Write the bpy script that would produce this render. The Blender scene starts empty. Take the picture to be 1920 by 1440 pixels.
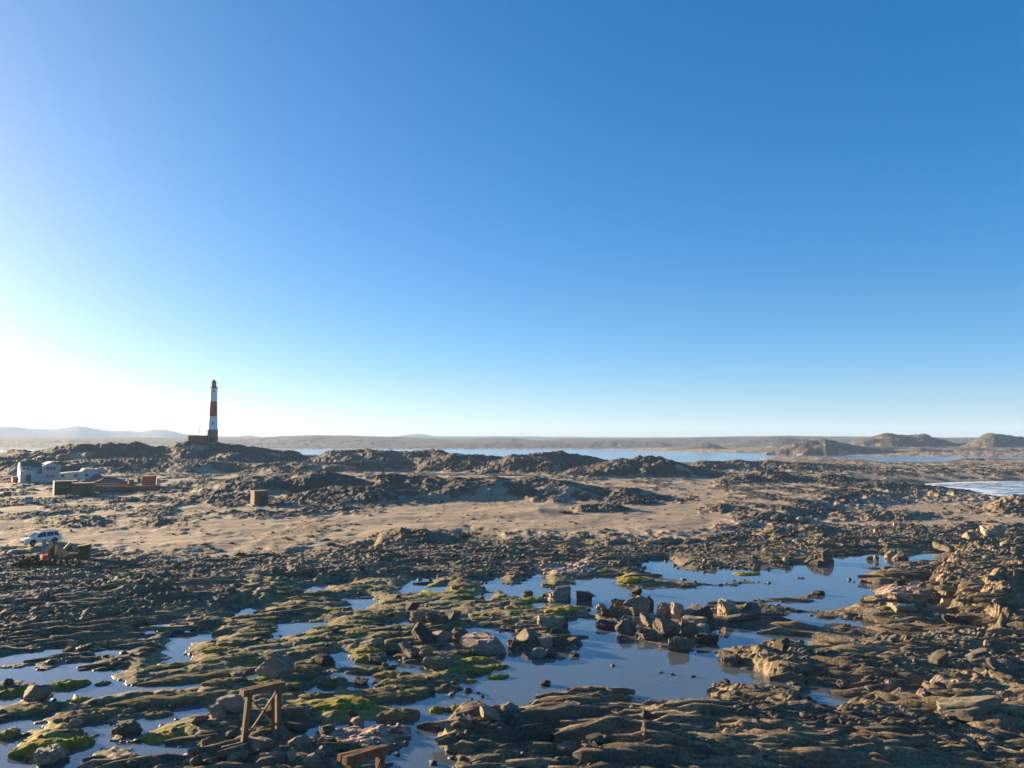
import bpy, bmesh, math, random
import numpy as np
from mathutils import Vector, Matrix, Euler

sc = bpy.context.scene
R = math.radians
# ------------------------------------------------------------------ camera
CAM_H = 15.0; F = 1440.0; HOR = 826.0
TH = math.atan((HOR - 720.0) / F)
CT, ST = math.cos(TH), math.sin(TH)
cam_d = bpy.data.cameras.new('camera'); cam = bpy.data.objects.new('camera', cam_d)
sc.collection.objects.link(cam); sc.camera = cam
cam.location = (0, 0, CAM_H); cam.rotation_euler = (math.pi / 2 + TH, 0, 0)
cam_d.sensor_width = 36.0; cam_d.lens = 36.0 * F / 1920.0
cam_d.clip_start = 0.5; cam_d.clip_end = 60000
# ------------------------------------------------------------------ world, sun, exposure
SUN_AZ = R(-60.0); SUN_EL = R(9.5)
w = bpy.data.worlds.new('World'); sc.world = w; w.use_nodes = True
nt = w.node_tree; nt.nodes.clear()
sky = nt.nodes.new('ShaderNodeTexSky'); sky.sky_type = 'NISHITA'; sky.sun_disc = False
sky.sun_elevation = SUN_EL; sky.sun_rotation = SUN_AZ
sky.altitude = 0; sky.air_density = 0.6; sky.dust_density = 0.8; sky.ozone_density = 3.0
bg = nt.nodes.new('ShaderNodeBackground'); bg.inputs['Strength'].default_value = 0.079
wo = nt.nodes.new('ShaderNodeOutputWorld')
hs = nt.nodes.new('ShaderNodeHueSaturation'); hs.inputs['Saturation'].default_value = 1.48
gm = nt.nodes.new('ShaderNodeGamma'); gm.inputs[1].default_value = 0.7        # the camera's soft tone curve, over the whole sky alike
nt.links.new(sky.outputs[0], gm.inputs[0]); nt.links.new(gm.outputs[0], hs.inputs['Color']); nt.links.new(hs.outputs[0], bg.inputs[0]); nt.links.new(bg.outputs[0], wo.inputs[0])
sd = bpy.data.lights.new('sun', 'SUN'); sd.energy = 5.0; sd.angle = R(0.6); sd.color = (1.0, 0.78, 0.50)
so = bpy.data.objects.new('sun', sd); sc.collection.objects.link(so)
sdir = Vector((math.sin(SUN_AZ) * math.cos(SUN_EL), math.cos(SUN_AZ) * math.cos(SUN_EL), math.sin(SUN_EL)))
so.rotation_euler = sdir.to_track_quat('Z', 'Y').to_euler(); so.location = (-60, 40, 60)
sc.view_settings.view_transform = 'Standard'; sc.view_settings.look = 'None'
sc.view_settings.exposure = 2.1; sc.view_settings.gamma = 1.0
sc.view_settings.use_curve_mapping = False
sc.cycles.volume_bounces = 1; sc.cycles.max_bounces = 6; sc.cycles.transparent_max_bounces = 8
sc.cycles.caustics_reflective = False; sc.cycles.caustics_refractive = False

# ------------------------------------------------------------------ pixel <-> world helpers (photo is 1920x1440)
def ray(px, py):
    u = (px - 960.0) / F; v = (720.0 - py) / F
    return np.array([u, CT - v * ST, ST + v * CT])
def at_z(px, py, z=0.0):
    d = ray(px, py); t = (z - CAM_H) / d[2]
    return float(d[0] * t), float(d[1] * t)
def at_y(px, py, Y):
    d = ray(px, py); t = Y / d[1]
    return float(d[0] * t), float(Y), float(CAM_H + d[2] * t)
def proj(X, Y, Z):
    fw = Y * CT + (Z - CAM_H) * ST; up = -Y * ST + (Z - CAM_H) * CT
    return 960.0 + F * X / fw, 720.0 - F * up / fw

# ------------------------------------------------------------------ numpy noise
U32 = np.uint32
def _h(ix, iy, seed):
    n = ix.astype(np.int32).view(U32) * U32(374761393) + iy.astype(np.int32).view(U32) * U32(668265263) + U32((int(seed) * 144665) & 0xffffffff)
    n = (n ^ (n >> U32(13))) * U32(1274126177)
    return n ^ (n >> U32(16))
def hf(ix, iy, seed): return _h(ix, iy, seed).astype(np.float32) * np.float32(1 / 4294967295.0)
_GA = (np.arange(32) + .37) * (2 * math.pi / 32)
_GX = np.cos(_GA).astype(np.float32); _GY = np.sin(_GA).astype(np.float32)
def perlin(x, y, seed=0):
    x = np.asarray(x, np.float32); y = np.asarray(y, np.float32)
    ix = np.floor(x); iy = np.floor(y); fx = x - ix; fy = y - iy
    ix = ix.astype(np.int32); iy = iy.astype(np.int32)
    sx = fx * fx * fx * (fx * (fx * 6 - 15) + 10); sy = fy * fy * fy * (fy * (fy * 6 - 15) + 10)
    bx0 = ix.view(U32) * U32(374761393); bx1 = bx0 + U32(374761393)
    by0 = iy.view(U32) * U32(668265263) + U32((int(seed) * 144665) & 0xffffffff); by1 = by0 + U32(668265263)
    def g(bx, by, ax, ay):
        n = bx + by; n = (n ^ (n >> U32(13))) * U32(1274126177); k = ((n ^ (n >> U32(16))) & U32(31)).astype(np.intp)
        return _GX[k] * ax + _GY[k] * ay
    a = g(bx0, by0, fx, fy); b = g(bx1, by0, fx - 1, fy); c = g(bx0, by1, fx, fy - 1); d = g(bx1, by1, fx - 1, fy - 1)
    a += sx * (b - a); c += sx * (d - c)
    return (a + sy * (c - a)) * np.float32(1.45)
def fbm(x, y, o=4, seed=0, gain=0.5, lac=2.03):
    s = 0; a = 1.0; t = 0
    for i in range(o):
        s = s + a * perlin(x, y, seed + i * 17); t += a; a *= gain
        x = x * lac + 7.3; y = y * lac - 3.1
    return s / t
def ridged(x, y, o=4, seed=0, gain=0.5):
    s = 0; a = 1.0; t = 0
    for i in range(o):
        s = s + a * (1 - np.abs(perlin(x, y, seed + i * 31)) * 1.6); t += a; a *= gain
        x = x * 2.07 + 3.3; y = y * 2.07 + 9.1
    return s / t
def worley(x, y, seed=0):
    x = np.asarray(x, np.float32); y = np.asarray(y, np.float32)
    ix = np.floor(x).astype(np.int32); iy = np.floor(y).astype(np.int32)
    f1 = np.full(x.shape, 9.0, np.float32); f2 = f1.copy(); idh = np.zeros(x.shape, np.float32)
    for ox in (-1, 0, 1):
        for oy in (-1, 0, 1):
            cx = ix + ox; cy = iy + oy
            dx = cx + hf(cx, cy, seed) - x; dy = cy + hf(cx, cy, seed + 5) - y
            d = dx * dx + dy * dy
            m = d < f1
            f2 = np.where(m, f1, np.minimum(f2, d)); idh = np.where(m, hf(cx, cy, seed + 9), idh); f1 = np.where(m, d, f1)
    return np.sqrt(f1), np.sqrt(f2), idh
def ss(a, b, x):
    t = np.clip((x - a) / (b - a), 0, 1); return t * t * (3 - 2 * t)

# ------------------------------------------------------------------ the shore: outlines of the pools and of the sea, on the z=0 plane
def zq(pts, ox, oy, k=4.0): return [(ox + x / k, oy + y / k) for x, y in pts]
POOLS = [
 # big middle pool and its channel to the lower left
 [(905,1262),(880,1240),(930,1222),(1000,1222),(1060,1222),(1090,1212),(1072,1190),(1060,1172),(1085,1158),(1120,1168),(1160,1190),(1192,1192),(1200,1205),(1245,1218),(1290,1226),(1335,1205),(1355,1180),(1400,1180),(1445,1192),(1425,1208),(1330,1218),(1345,1238),(1385,1252),(1440,1272),(1480,1290),(1420,1283),(1335,1280),(1322,1302),(1250,1318),(1180,1308),(1160,1290),(1110,1285),(1060,1302),(1046,1320),(1000,1338),(930,1336),(860,1326),(835,1345),(818,1385),(842,1440),(850,1500),(640,1500),(700,1440),(770,1402),(772,1350),(775,1330),(790,1312),(800,1300),(840,1298),(870,1285)],
 # ring of water round the boulders left of the big pool
 zq([(1560,400),(1760,395),(1920,420),(1920,600),(1760,570),(1640,600),(1600,560),(1400,560),(1420,520),(1560,480),(1440,440)],480,1080),
 zq([(570,590),(640,575),(650,640),(740,655),(860,660),(900,690),(960,640),(980,570),(1030,600),(1090,655),(1200,650),(1240,670),(1290,725),(1060,728),(1090,680),(940,650),(880,690),(700,670),(600,665)],480,1080),
 zq([(470,720),(700,735),(900,740),(890,800),(870,840),(760,850),(720,830),(850,790),(700,775),(480,745)],480,1080),
 zq([(130,410),(200,395),(235,335),(250,385),(340,380),(330,420),(270,432),(180,430)],480,1080),
 zq([(390,85),(500,78),(470,108),(400,108)],480,1080), zq([(580,60),(650,38),(640,68)],480,1080),
 zq([(665,175),(800,158),(865,200),(815,222),(740,200)],480,1080), zq([(670,235),(760,225),(800,240),(700,250)],480,1080),
 zq([(1100,115),(1200,40),(1320,10),(1240,65),(1225,95),(1140,135)],480,1080), zq([(1260,100),(1400,85),(1360,110)],480,1080),
 zq([(255,385),(360,348),(485,352),(470,384),(390,392)],480,1080), zq([(970,350),(1160,342),(1175,378),(1080,365),(1000,378)],480,1080),
 zq([(1720,20),(1800,10),(1790,60),(1920,75),(1920,95),(1760,110)],480,1080), zq([(1670,150),(1740,140),(1720,170)],480,1080),
 zq([(90,460),(150,455),(140,480),(90,480)],480,1080), zq([(220,690),(300,650),(280,700)],480,1080),
 zq([(400,860),(460,820),(480,860),(580,840),(560,870),(420,885)],480,1080),
 zq([(260,1170),(400,1110),(480,1130),(440,1190),(300,1210)],480,1080), zq([(590,1130),(720,1110),(920,1090),(960,1110),(800,1140),(600,1160)],480,1080),
 zq([(940,960),(1120,930),(1300,880),(1500,870),(1700,900),(1500,950),(1300,960),(1240,1090),(1000,1120),(1160,1040),(1130,980)],480,1080),
 # left side
 zq([(1040,400),(1180,350),(1330,340),(1290,365),(1180,375),(1100,460),(1050,450)],0,1080),
 zq([(1740,310),(1760,255),(1920,220),(1920,260),(1850,300)],0,1080),
 zq([(1340,440),(1440,410),(1600,430),(1590,470),(1400,490),(1340,560),(1300,600),(1290,520)],0,1080),
 zq([(630,580),(820,545),(930,555),(920,580),(760,585)],0,1080), zq([(390,600),(400,540),(480,530),(490,560)],0,1080), zq([(1180,690),(1290,640),(1370,610),(1330,680)],0,1080),
 zq([(-500,640),(0,595),(110,585),(280,590),(220,640),(130,650),(0,662),(-500,690)],0,1080),
 zq([(-500,770),(-200,740),(0,700),(180,690),(330,735),(420,690),(560,660),(640,640),(580,690),(640,730),(850,715),(830,770),(900,835),(1050,815),(1230,780),(1300,772),(1720,735),(1920,698),(1960,700),(1920,785),(1700,792),(1400,835),(1050,852),(800,892),(740,900),(600,880),(530,882),(500,940),(450,1000),(300,1065),(200,1110),(0,1160),(-500,1230),(-500,1180),(0,1095),(200,1050),(400,950),(430,890),(345,870),(330,790),(200,760),(80,790),(0,780)],0,1080),
 zq([(-500,1000),(0,915),(90,905),(170,930),(80,965),(0,980),(-500,1060)],0,1080),
 zq([(640,1160),(690,1080),(780,1045),(795,1120),(850,1160),(830,1205),(740,1185)],0,1080),
 zq([(985,985),(1060,970),(1100,1000),(1010,1010)],0,1080),
 zq([(950,1205),(1020,1140),(1010,1085),(1170,1030),(1280,1030),(1430,970),(1510,980),(1560,1040),(1420,1060),(1280,1080),(1120,1160),(1000,1230)],0,1080),
 zq([(-400,1560),(-400,1300),(0,1230),(60,1250),(140,1130),(300,1110),(290,1140),(140,1170),(60,1370),(240,1410),(460,1440),(560,1330),(580,1225),(800,1230),(1000,1285),(1280,1225),(1310,1300),(1500,1290),(1720,1250),(1600,1340),(1400,1370),(1300,1390),(1000,1310),(850,1260),(780,1290),(690,1280),(650,1400),(640,1560)],0,1080),
 # upper pools in the middle and right
 [(955,1100),(1005,1094),(1030,1106),(1060,1100),(1110,1092),(1165,1100),(1210,1104),(1300,1106),(1440,1096),(1450,1108),(1290,1118),(1225,1130),(1222,1150),(1180,1162),(1120,1150),(1105,1140),(1070,1132),(1010,1137),(985,1120),(955,1114)],
 [(985,1092),(1012,1078),(1012,1090)], [(1055,1056),(1072,1052),(1068,1058)], [(1080,1088),(1140,1080),(1150,1092),(1095,1094)],
 [(1212,1108),(1300,1112),(1440,1106),(1560,1094),(1645,1097),(1612,1106),(1628,1114),(1580,1118),(1620,1122),(1608,1130),(1560,1136),(1535,1142),(1500,1138),(1460,1132),(1545,1128),(1560,1118),(1540,1110),(1440,1118),(1400,1122),(1325,1132),(1300,1142),(1245,1148),(1222,1140)],
 [(1215,1056),(1240,1050),(1262,1072),(1330,1078),(1345,1068),(1440,1074),(1500,1064),(1560,1058),(1572,1046),(1640,1038),(1680,1046),(1662,1062),(1605,1072),(1560,1084),(1480,1080),(1440,1090),(1400,1084),(1340,1092),(1280,1086),(1230,1078)],
 [(1440,1094),(1500,1086),(1570,1084),(1600,1076),(1572,1092),(1500,1098)],
 [(1700,1052),(1725,1042),(1768,1036),(1764,1050),(1720,1056)], [(1575,964),(1618,959),(1606,966),(1580,967)],
 zq([(20,298),(300,295),(430,325),(700,345),(820,362),(560,350),(350,350),(180,330)],1440,1080),
 zq([(0,440),(150,468),(280,482),(430,522),(330,522),(160,505),(0,480)],1440,1080),
 zq([(300,800),(500,830),(622,845),(645,930),(600,972),(490,992),(400,950),(300,865)],1440,1080), zq([(660,940),(860,968),(800,1002)],1440,1080),
 zq([(1160,1068),(1280,1080),(1420,1138),(1515,1190),(1360,1165)],1440,1080), zq([(1800,180),(1890,190),(1900,205),(1815,240)],1440,1080),
 zq([(1210,225),(1290,200),(1360,198),(1350,215)],1440,1080), zq([(1210,275),(1330,262),(1310,320),(1290,300)],1440,1080),
 zq([(820,460),(1000,445),(1180,460),(1000,478)],1440,1080),
 [(1740,1130),(1790,1128),(1770,1136)],
 zq([(0,1180),(160,1170),(330,1230),(400,1260),(280,1300),(120,1240)],960,1080),
]
SEA = [
 [(-1500,844),(-300,844),(300,843),(900,842),(1130,842.5),(1220,845.5),(1330,848.5),(1440,850.5),(1520,853.0),(1440,858),(1430,864),(1300,869),(1200,871),(900,869),(560,864),(0,861),(-1500,866)],
 [(1500,851.5),(1560,853),(1650,855.5),(1800,856.5),(1925,857),(2400,857),(2400,863.5),(1890,862),(1800,864),(1740,866),(1690,868.5),(1655,868),(1640,862.5),(1570,857.5),(1500,854.5)],
 [(1712,908),(1760,905),(1850,902.5),(1990,900),(2400,902),(2400,950),(1990,938),(1900,934),(1842,929),(1826,922),(1790,916),(1740,913)],
]
def poly_w(p): return np.array([at_z(x, y) for x, y in p])
def sdf_poly(P, V):
    # P (n,2) points; V (m,2) polygon. negative inside
    d = np.full(len(P), 1e18); s = np.zeros(len(P), bool)
    m = len(V)
    for i in range(m):
        a = V[i]; b = V[i - 1]; e = b - a; wv = P - a
        t = np.clip((wv @ e) / (e @ e + 1e-12), 0, 1)
        q = wv - t[:, None] * e
        d = np.minimum(d, (q * q).sum(1))
        c1 = P[:, 1] >= a[1]; c2 = P[:, 1] < b[1]; c3 = e[0] * wv[:, 1] > e[1] * wv[:, 0]
        s ^= (c1 & c2 & c3) | (~c1 & ~c2 & ~c3)
    d = np.sqrt(d); return np.where(s, -d, d)
class Field:            # signed distance sampled on a (X/Y, ln Y) lattice
    def __init__(f, polys, y0, y1, nu, nv, umax=1.2):
        f.l0, f.l1, f.nu, f.nv, f.um = math.log(y0), math.log(y1), nu, nv, umax
        u = np.linspace(-umax, umax, nu); l = np.linspace(f.l0, f.l1, nv)
        U, L = np.meshgrid(u, l); Y = np.exp(L); P = np.stack([(U * Y).ravel(), Y.ravel()], 1)
        d = np.full(len(P), 60.0 if y1 < 300 else 400.0)
        for p in polys:
            V = poly_w(p); mg = 4.0 if y1 < 300 else 300.0
            m = (P[:, 0] > V[:, 0].min() - mg) & (P[:, 0] < V[:, 0].max() + mg) & (P[:, 1] > V[:, 1].min() - mg) & (P[:, 1] < V[:, 1].max() + mg)
            if m.any(): d[m] = np.minimum(d[m], sdf_poly(P[m], V))
        f.d = np.clip(d, -400, 400).reshape(nv, nu)
        if y1 < 300: f.d = np.minimum(f.d, 5.0)
    def __call__(f, X, Y):
        a = np.clip((X / Y + f.um) / (2 * f.um) * (f.nu - 1), 0, f.nu - 1.001)
        b = np.clip((np.log(np.maximum(Y, 1)) - f.l0) / (f.l1 - f.l0) * (f.nv - 1), 0, f.nv - 1.001)
        i = a.astype(int); j = b.astype(int); fa = a - i; fb = b - j; d = f.d
        return (d[j, i] * (1 - fa) + d[j, i + 1] * fa) * (1 - fb) + (d[j + 1, i] * (1 - fa) + d[j + 1, i + 1] * fa) * fb
near_f = Field(POOLS, 22, 140, 900, 520)
sea_f = Field(SEA, 120, 4000, 500, 420)

# ------------------------------------------------------------------ ridges: crest line (photo px), its distance, front/back reach in metres, rockiness
RIDGES = [
 # far coast
 ([(-2200,824),(-900,822),(0,820),(480,820),(520,818),(580,816),(640,816),(700,818),(780,820),(850,824),(900,822),(960,821),(1010,825),(1060,822),(1200,822),(1300,820),(1400,819),(1480,817),(1560,818),(1700,820),(2300,820),(3000,824)], 2100, 520, 300, .8),
 ([(560,838),(640,833),(720,836),(840,831),(900,829),(960,827),(1000,826),(1060,829),(1120,826),(1180,825),(1230,828),(1300,832)], 1620, 220, 200, .8),
 ([(1330,836),(1380,828),(1420,822),(1460,818),(1520,824),(1580,834)], 1500, 220, 200, .8),
 ([(1250,846),(1285,837),(1315,830),(1330,830),(1350,836),(1372,845)], 1180, 90, 90, 1.0),
 # right-hand hills across the lagoon
 ([(1440,848),(1485,831),(1515,823),(1545,822),(1570,828),(1620,838),(1690,847)], 850, 70, 70, 1.0),
 ([(1570,838),(1620,820),(1665,811.5),(1700,813),(1735,813),(1760,822),(1800,832),(1850,840)], 1010, 130, 90, 1.0),
 ([(1780,832),(1830,816),(1860,811),(1900,816),(1930,821),(2050,812),(2200,822),(2400,840)], 980, 130, 90, 1.0),
 ([(1650,851),(1700,843),(1725,838),(1780,842),(1860,845),(1950,838),(2060,846)], 850, 70, 60, .9),
 ([(1425,848),(1450,842),(1490,840),(1530,846)], 830, 25, 25, 1.0),
 ([(1770,864),(1800,859),(1835,857.5),(1865,859),(1900,862)], 545, 18, 14, .9),
 ([(1790,872),(1850,868),(1920,864),(2050,862),(2200,868)], 470, 30, 30, .5),
 # the lighthouse hill and the ridges that run right from it
 ([(-900,852),(-300,850),(-60,851),(0,848),(32,842),(58,844),(88,840),(130,830.5),(175,831),(212,830),(260,829),(290,835),(318,834),(332,829),(350,826.5),(408,829),(450,833),(480,839),(505,840),(545,842),(570,850),(625,869)], 350, 70, 60, .85),
 ([(540,874),(585,858),(605,849),(620,842.5),(665,842),(730,844),(780,843),(812,841),(835,845),(845,851),(880,862),(930,876)], 345, 60, 40, .95),
 ([(770,874),(815,860),(852,848.5),(880,851),(905,850),(935,856),(970,864),(1020,875)], 315, 35, 30, 1.0),
 ([(880,876),(930,862),(960,852),(998,850),(1030,845),(1052,845),(1085,851),(1130,861),(1160,866),(1220,874),(1280,884)], 310, 45, 35, 1.0),
 ([(1030,886),(1080,877),(1120,869),(1140,864),(1160,859),(1205,855),(1235,857),(1260,861),(1285,869),(1310,876),(1335,882),(1380,890)], 275, 34, 30, 1.0),
 ([(1270,876),(1300,861),(1350,864),(1385,861),(1410,865),(1440,861.5),(1515,867),(1560,872),(1610,876),(1650,885),(1680,893)], 335, 55, 40, 1.0),
 ([(1390,893),(1425,884),(1440,882),(1472,882),(1490,890),(1515,903)], 245, 22, 20, 1.0),
 ([(1505,903),(1540,888),(1577,888.5),(1600,897),(1640,906)], 243, 20, 18, 1.0),
 ([(1660,906),(1690,893),(1720,888),(1800,885),(1920,884),(2100,884),(2300,890)], 322, 26, 20, 1.0),
 ([(1330,905),(1360,893),(1400,890),(1440,900),(1470,910)], 235, 16, 16, 1.0),
 ([(1540,918),(1600,906),(1660,903),(1720,910),(1780,919),(1830,926)], 222, 12, 14, 1.0),
 ([(500,856),(560,853),(600,852),(700,850),(840,852),(870,853),(960,857),(1090,858),(1130,864),(1160,866),(1300,868),(1440,868),(1560,877),(1620,884)], 372, 60, 40, .95),
 ([(1380,852),(1480,846),(1560,838),(1650,836),(1760,838),(1850,836),(2000,834),(2300,840)], 930, 120, 120, .8),
 # long bluff left (above houses) lower shoulder
 ([(-400,878),(-100,870),(0,864),(60,866),(140,862),(250,858),(360,862),(470,868),(560,866),(640,872),(720,880)], 305, 32, 40, .8),
 # centre mound, dune on its left, and the mounds around it
 ([(650,918),(680,906),(720,891),(767,890),(830,895),(930,895),(960,899),(997,894),(1060,900),(1110,914),(1140,923),(1165,935)], 190, 25, 26, .7),
 ([(1120,936),(1160,917),(1192,915),(1235,928),(1285,941),(1310,950)], 178, 18, 16, 1.0),
 ([(300,946),(345,926),(380,911),(425,897),(450,895),(480,893),(520,894),(555,888),(610,884),(660,892),(705,906),(740,922)], 196, 28, 30, .9),
 ([(560,935),(600,917),(640,913),(690,911),(735,921),(790,946),(810,955)], 178, 20, 14, 1.0),
 ([(480,966),(520,953),(580,946),(640,944),(690,956),(720,968)], 158, 16, 12, .9),
 ([(60,992),(80,981),(110,971),(150,963),(185,968),(205,984),(215,994)], 133, 11, 9, 1.0),
 ([(240,992),(265,978),(295,971),(330,978),(350,990)], 131, 8, 7, 1.0),
 ([(-200,960),(0,952),(60,945),(120,943),(200,938),(280,932),(330,938),(400,950)], 172, 8, 10, .9),
 ([(640,1010),(672,1000),(700,995),(750,990),(792,993),(835,1008)], 118, 8, 10, .15),
 ([(690,1022),(715,1004),(735,999),(752,990),(770,994),(795,992),(812,1003),(860,1018)], 112, 7, 6, 1.0),
 ([(780,982),(840,966),(900,961),(960,957),(1010,955),(1060,962),(1100,975)], 146, 10, 16, .1),
 ([(1070,955),(1085,947),(1105,944),(1130,943),(1165,948),(1185,957)], 152, 5, 5, 1.0),
 ([(1310,962),(1330,948),(1350,944),(1385,949),(1420,960)], 152, 7, 7, 1.0),
 ([(1375,982),(1400,966),(1440,958),(1480,962),(1520,975)], 140, 8, 8, 1.0),
 ([(1500,985),(1560,962),(1620,957),(1700,958),(1760,968),(1800,980)], 150, 10, 12, 1.0),
 ([(1800,968),(1850,950),(1875,935),(1895,928),(1930,927),(2050,925),(2200,940)], 168, 18, 16, 1.0),
 ([(1340,1030),(1400,1000),(1450,985),(1540,984),(1580,1000),(1620,1012)], 122, 9, 9, 1.0),
 ([(1700,1000),(1780,985),(1820,976),(1900,980),(2100,985)], 128, 8, 8, 1.0),
]
RW = []
for pts, Yc, wf, wb, rk in RIDGES:
    a = [at_y(x, y, Yc) for x, y in pts]
    wf, wb = (wf * .74, wb * .7) if 240 < Yc < 360 else (wf, wb)
    RW.append((np.array([p[0] / Yc for p in a]), np.array([p[2] for p in a]), Yc, wf, wb, rk))
SHORE = [(-1500,1030),(0,1042),(300,1047),(480,1052),(600,1040),(690,1018),(800,1026),(880,1004),(960,1020),(1030,1018),(1180,1021),(1350,1014),(1440,988),(1560,955),(1700,930),(1920,925),(3000,925)]
# lifted blocks of bedrock: px, py, rx, ry (photo px on z=0), metres
LIFT = [(1850,1110,85,75,1.25),(1930,1150,70,60,1.0),(1690,1150,90,22,.35),(890,1372,75,34,.75),(1010,1352,100,22,.45),(1470,1250,55,26,.55),(1400,1240,40,14,.25),
        (1500,1395,420,50,.55),(1740,1270,190,30,.35),(1800,1215,150,22,.35),(1860,1330,120,40,.55),(1350,1352,120,28,.4),(1140,1305,70,12,.1),(690,1375,70,20,.12),(480,1400,60,28,.35),(560,1420,60,30,.3),
        (100,1130,200,40,.5),(380,1110,160,30,.5),(620,1070,120,20,.5),(820,1045,160,18,.45),(240,1180,200,20,.2),(1300,1045,220,16,.25),(1620,1010,200,20,.5),(1700,1085,60,10,.35)]
# moss zones (polygons in photo px)
MOSS = [[(470,1095),(700,1085),(960,1092),(970,1180),(900,1215),(800,1345),(700,1360),(560,1345),(420,1310),(250,1280),(200,1255),(330,1215),(400,1180)],
        [(-300,1270),(0,1262),(240,1262),(480,1235),(500,1340),(330,1405),(120,1425),(-300,1440)],
        [(960,1085),(1250,1075),(1230,1120),(1100,1170),(960,1180)]]
moss_f = Field(MOSS, 22, 140, 300, 300)
GREEN = [(870,1255,70,12),(890,1238,45,10),(1190,1084,45,9),(935,1250,40,20),(60,1395,70,30),(130,1375,60,20),(150,1310,50,12),(290,1375,70,14),(700,1240,40,14),(1000,1120,60,16),(640,1330,120,20),(760,1325,60,16),(1050,1138,60,10),(1410,1072,40,8),(520,1178,40,8),(820,1110,60,12),(130,1278,60,16)]

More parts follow.
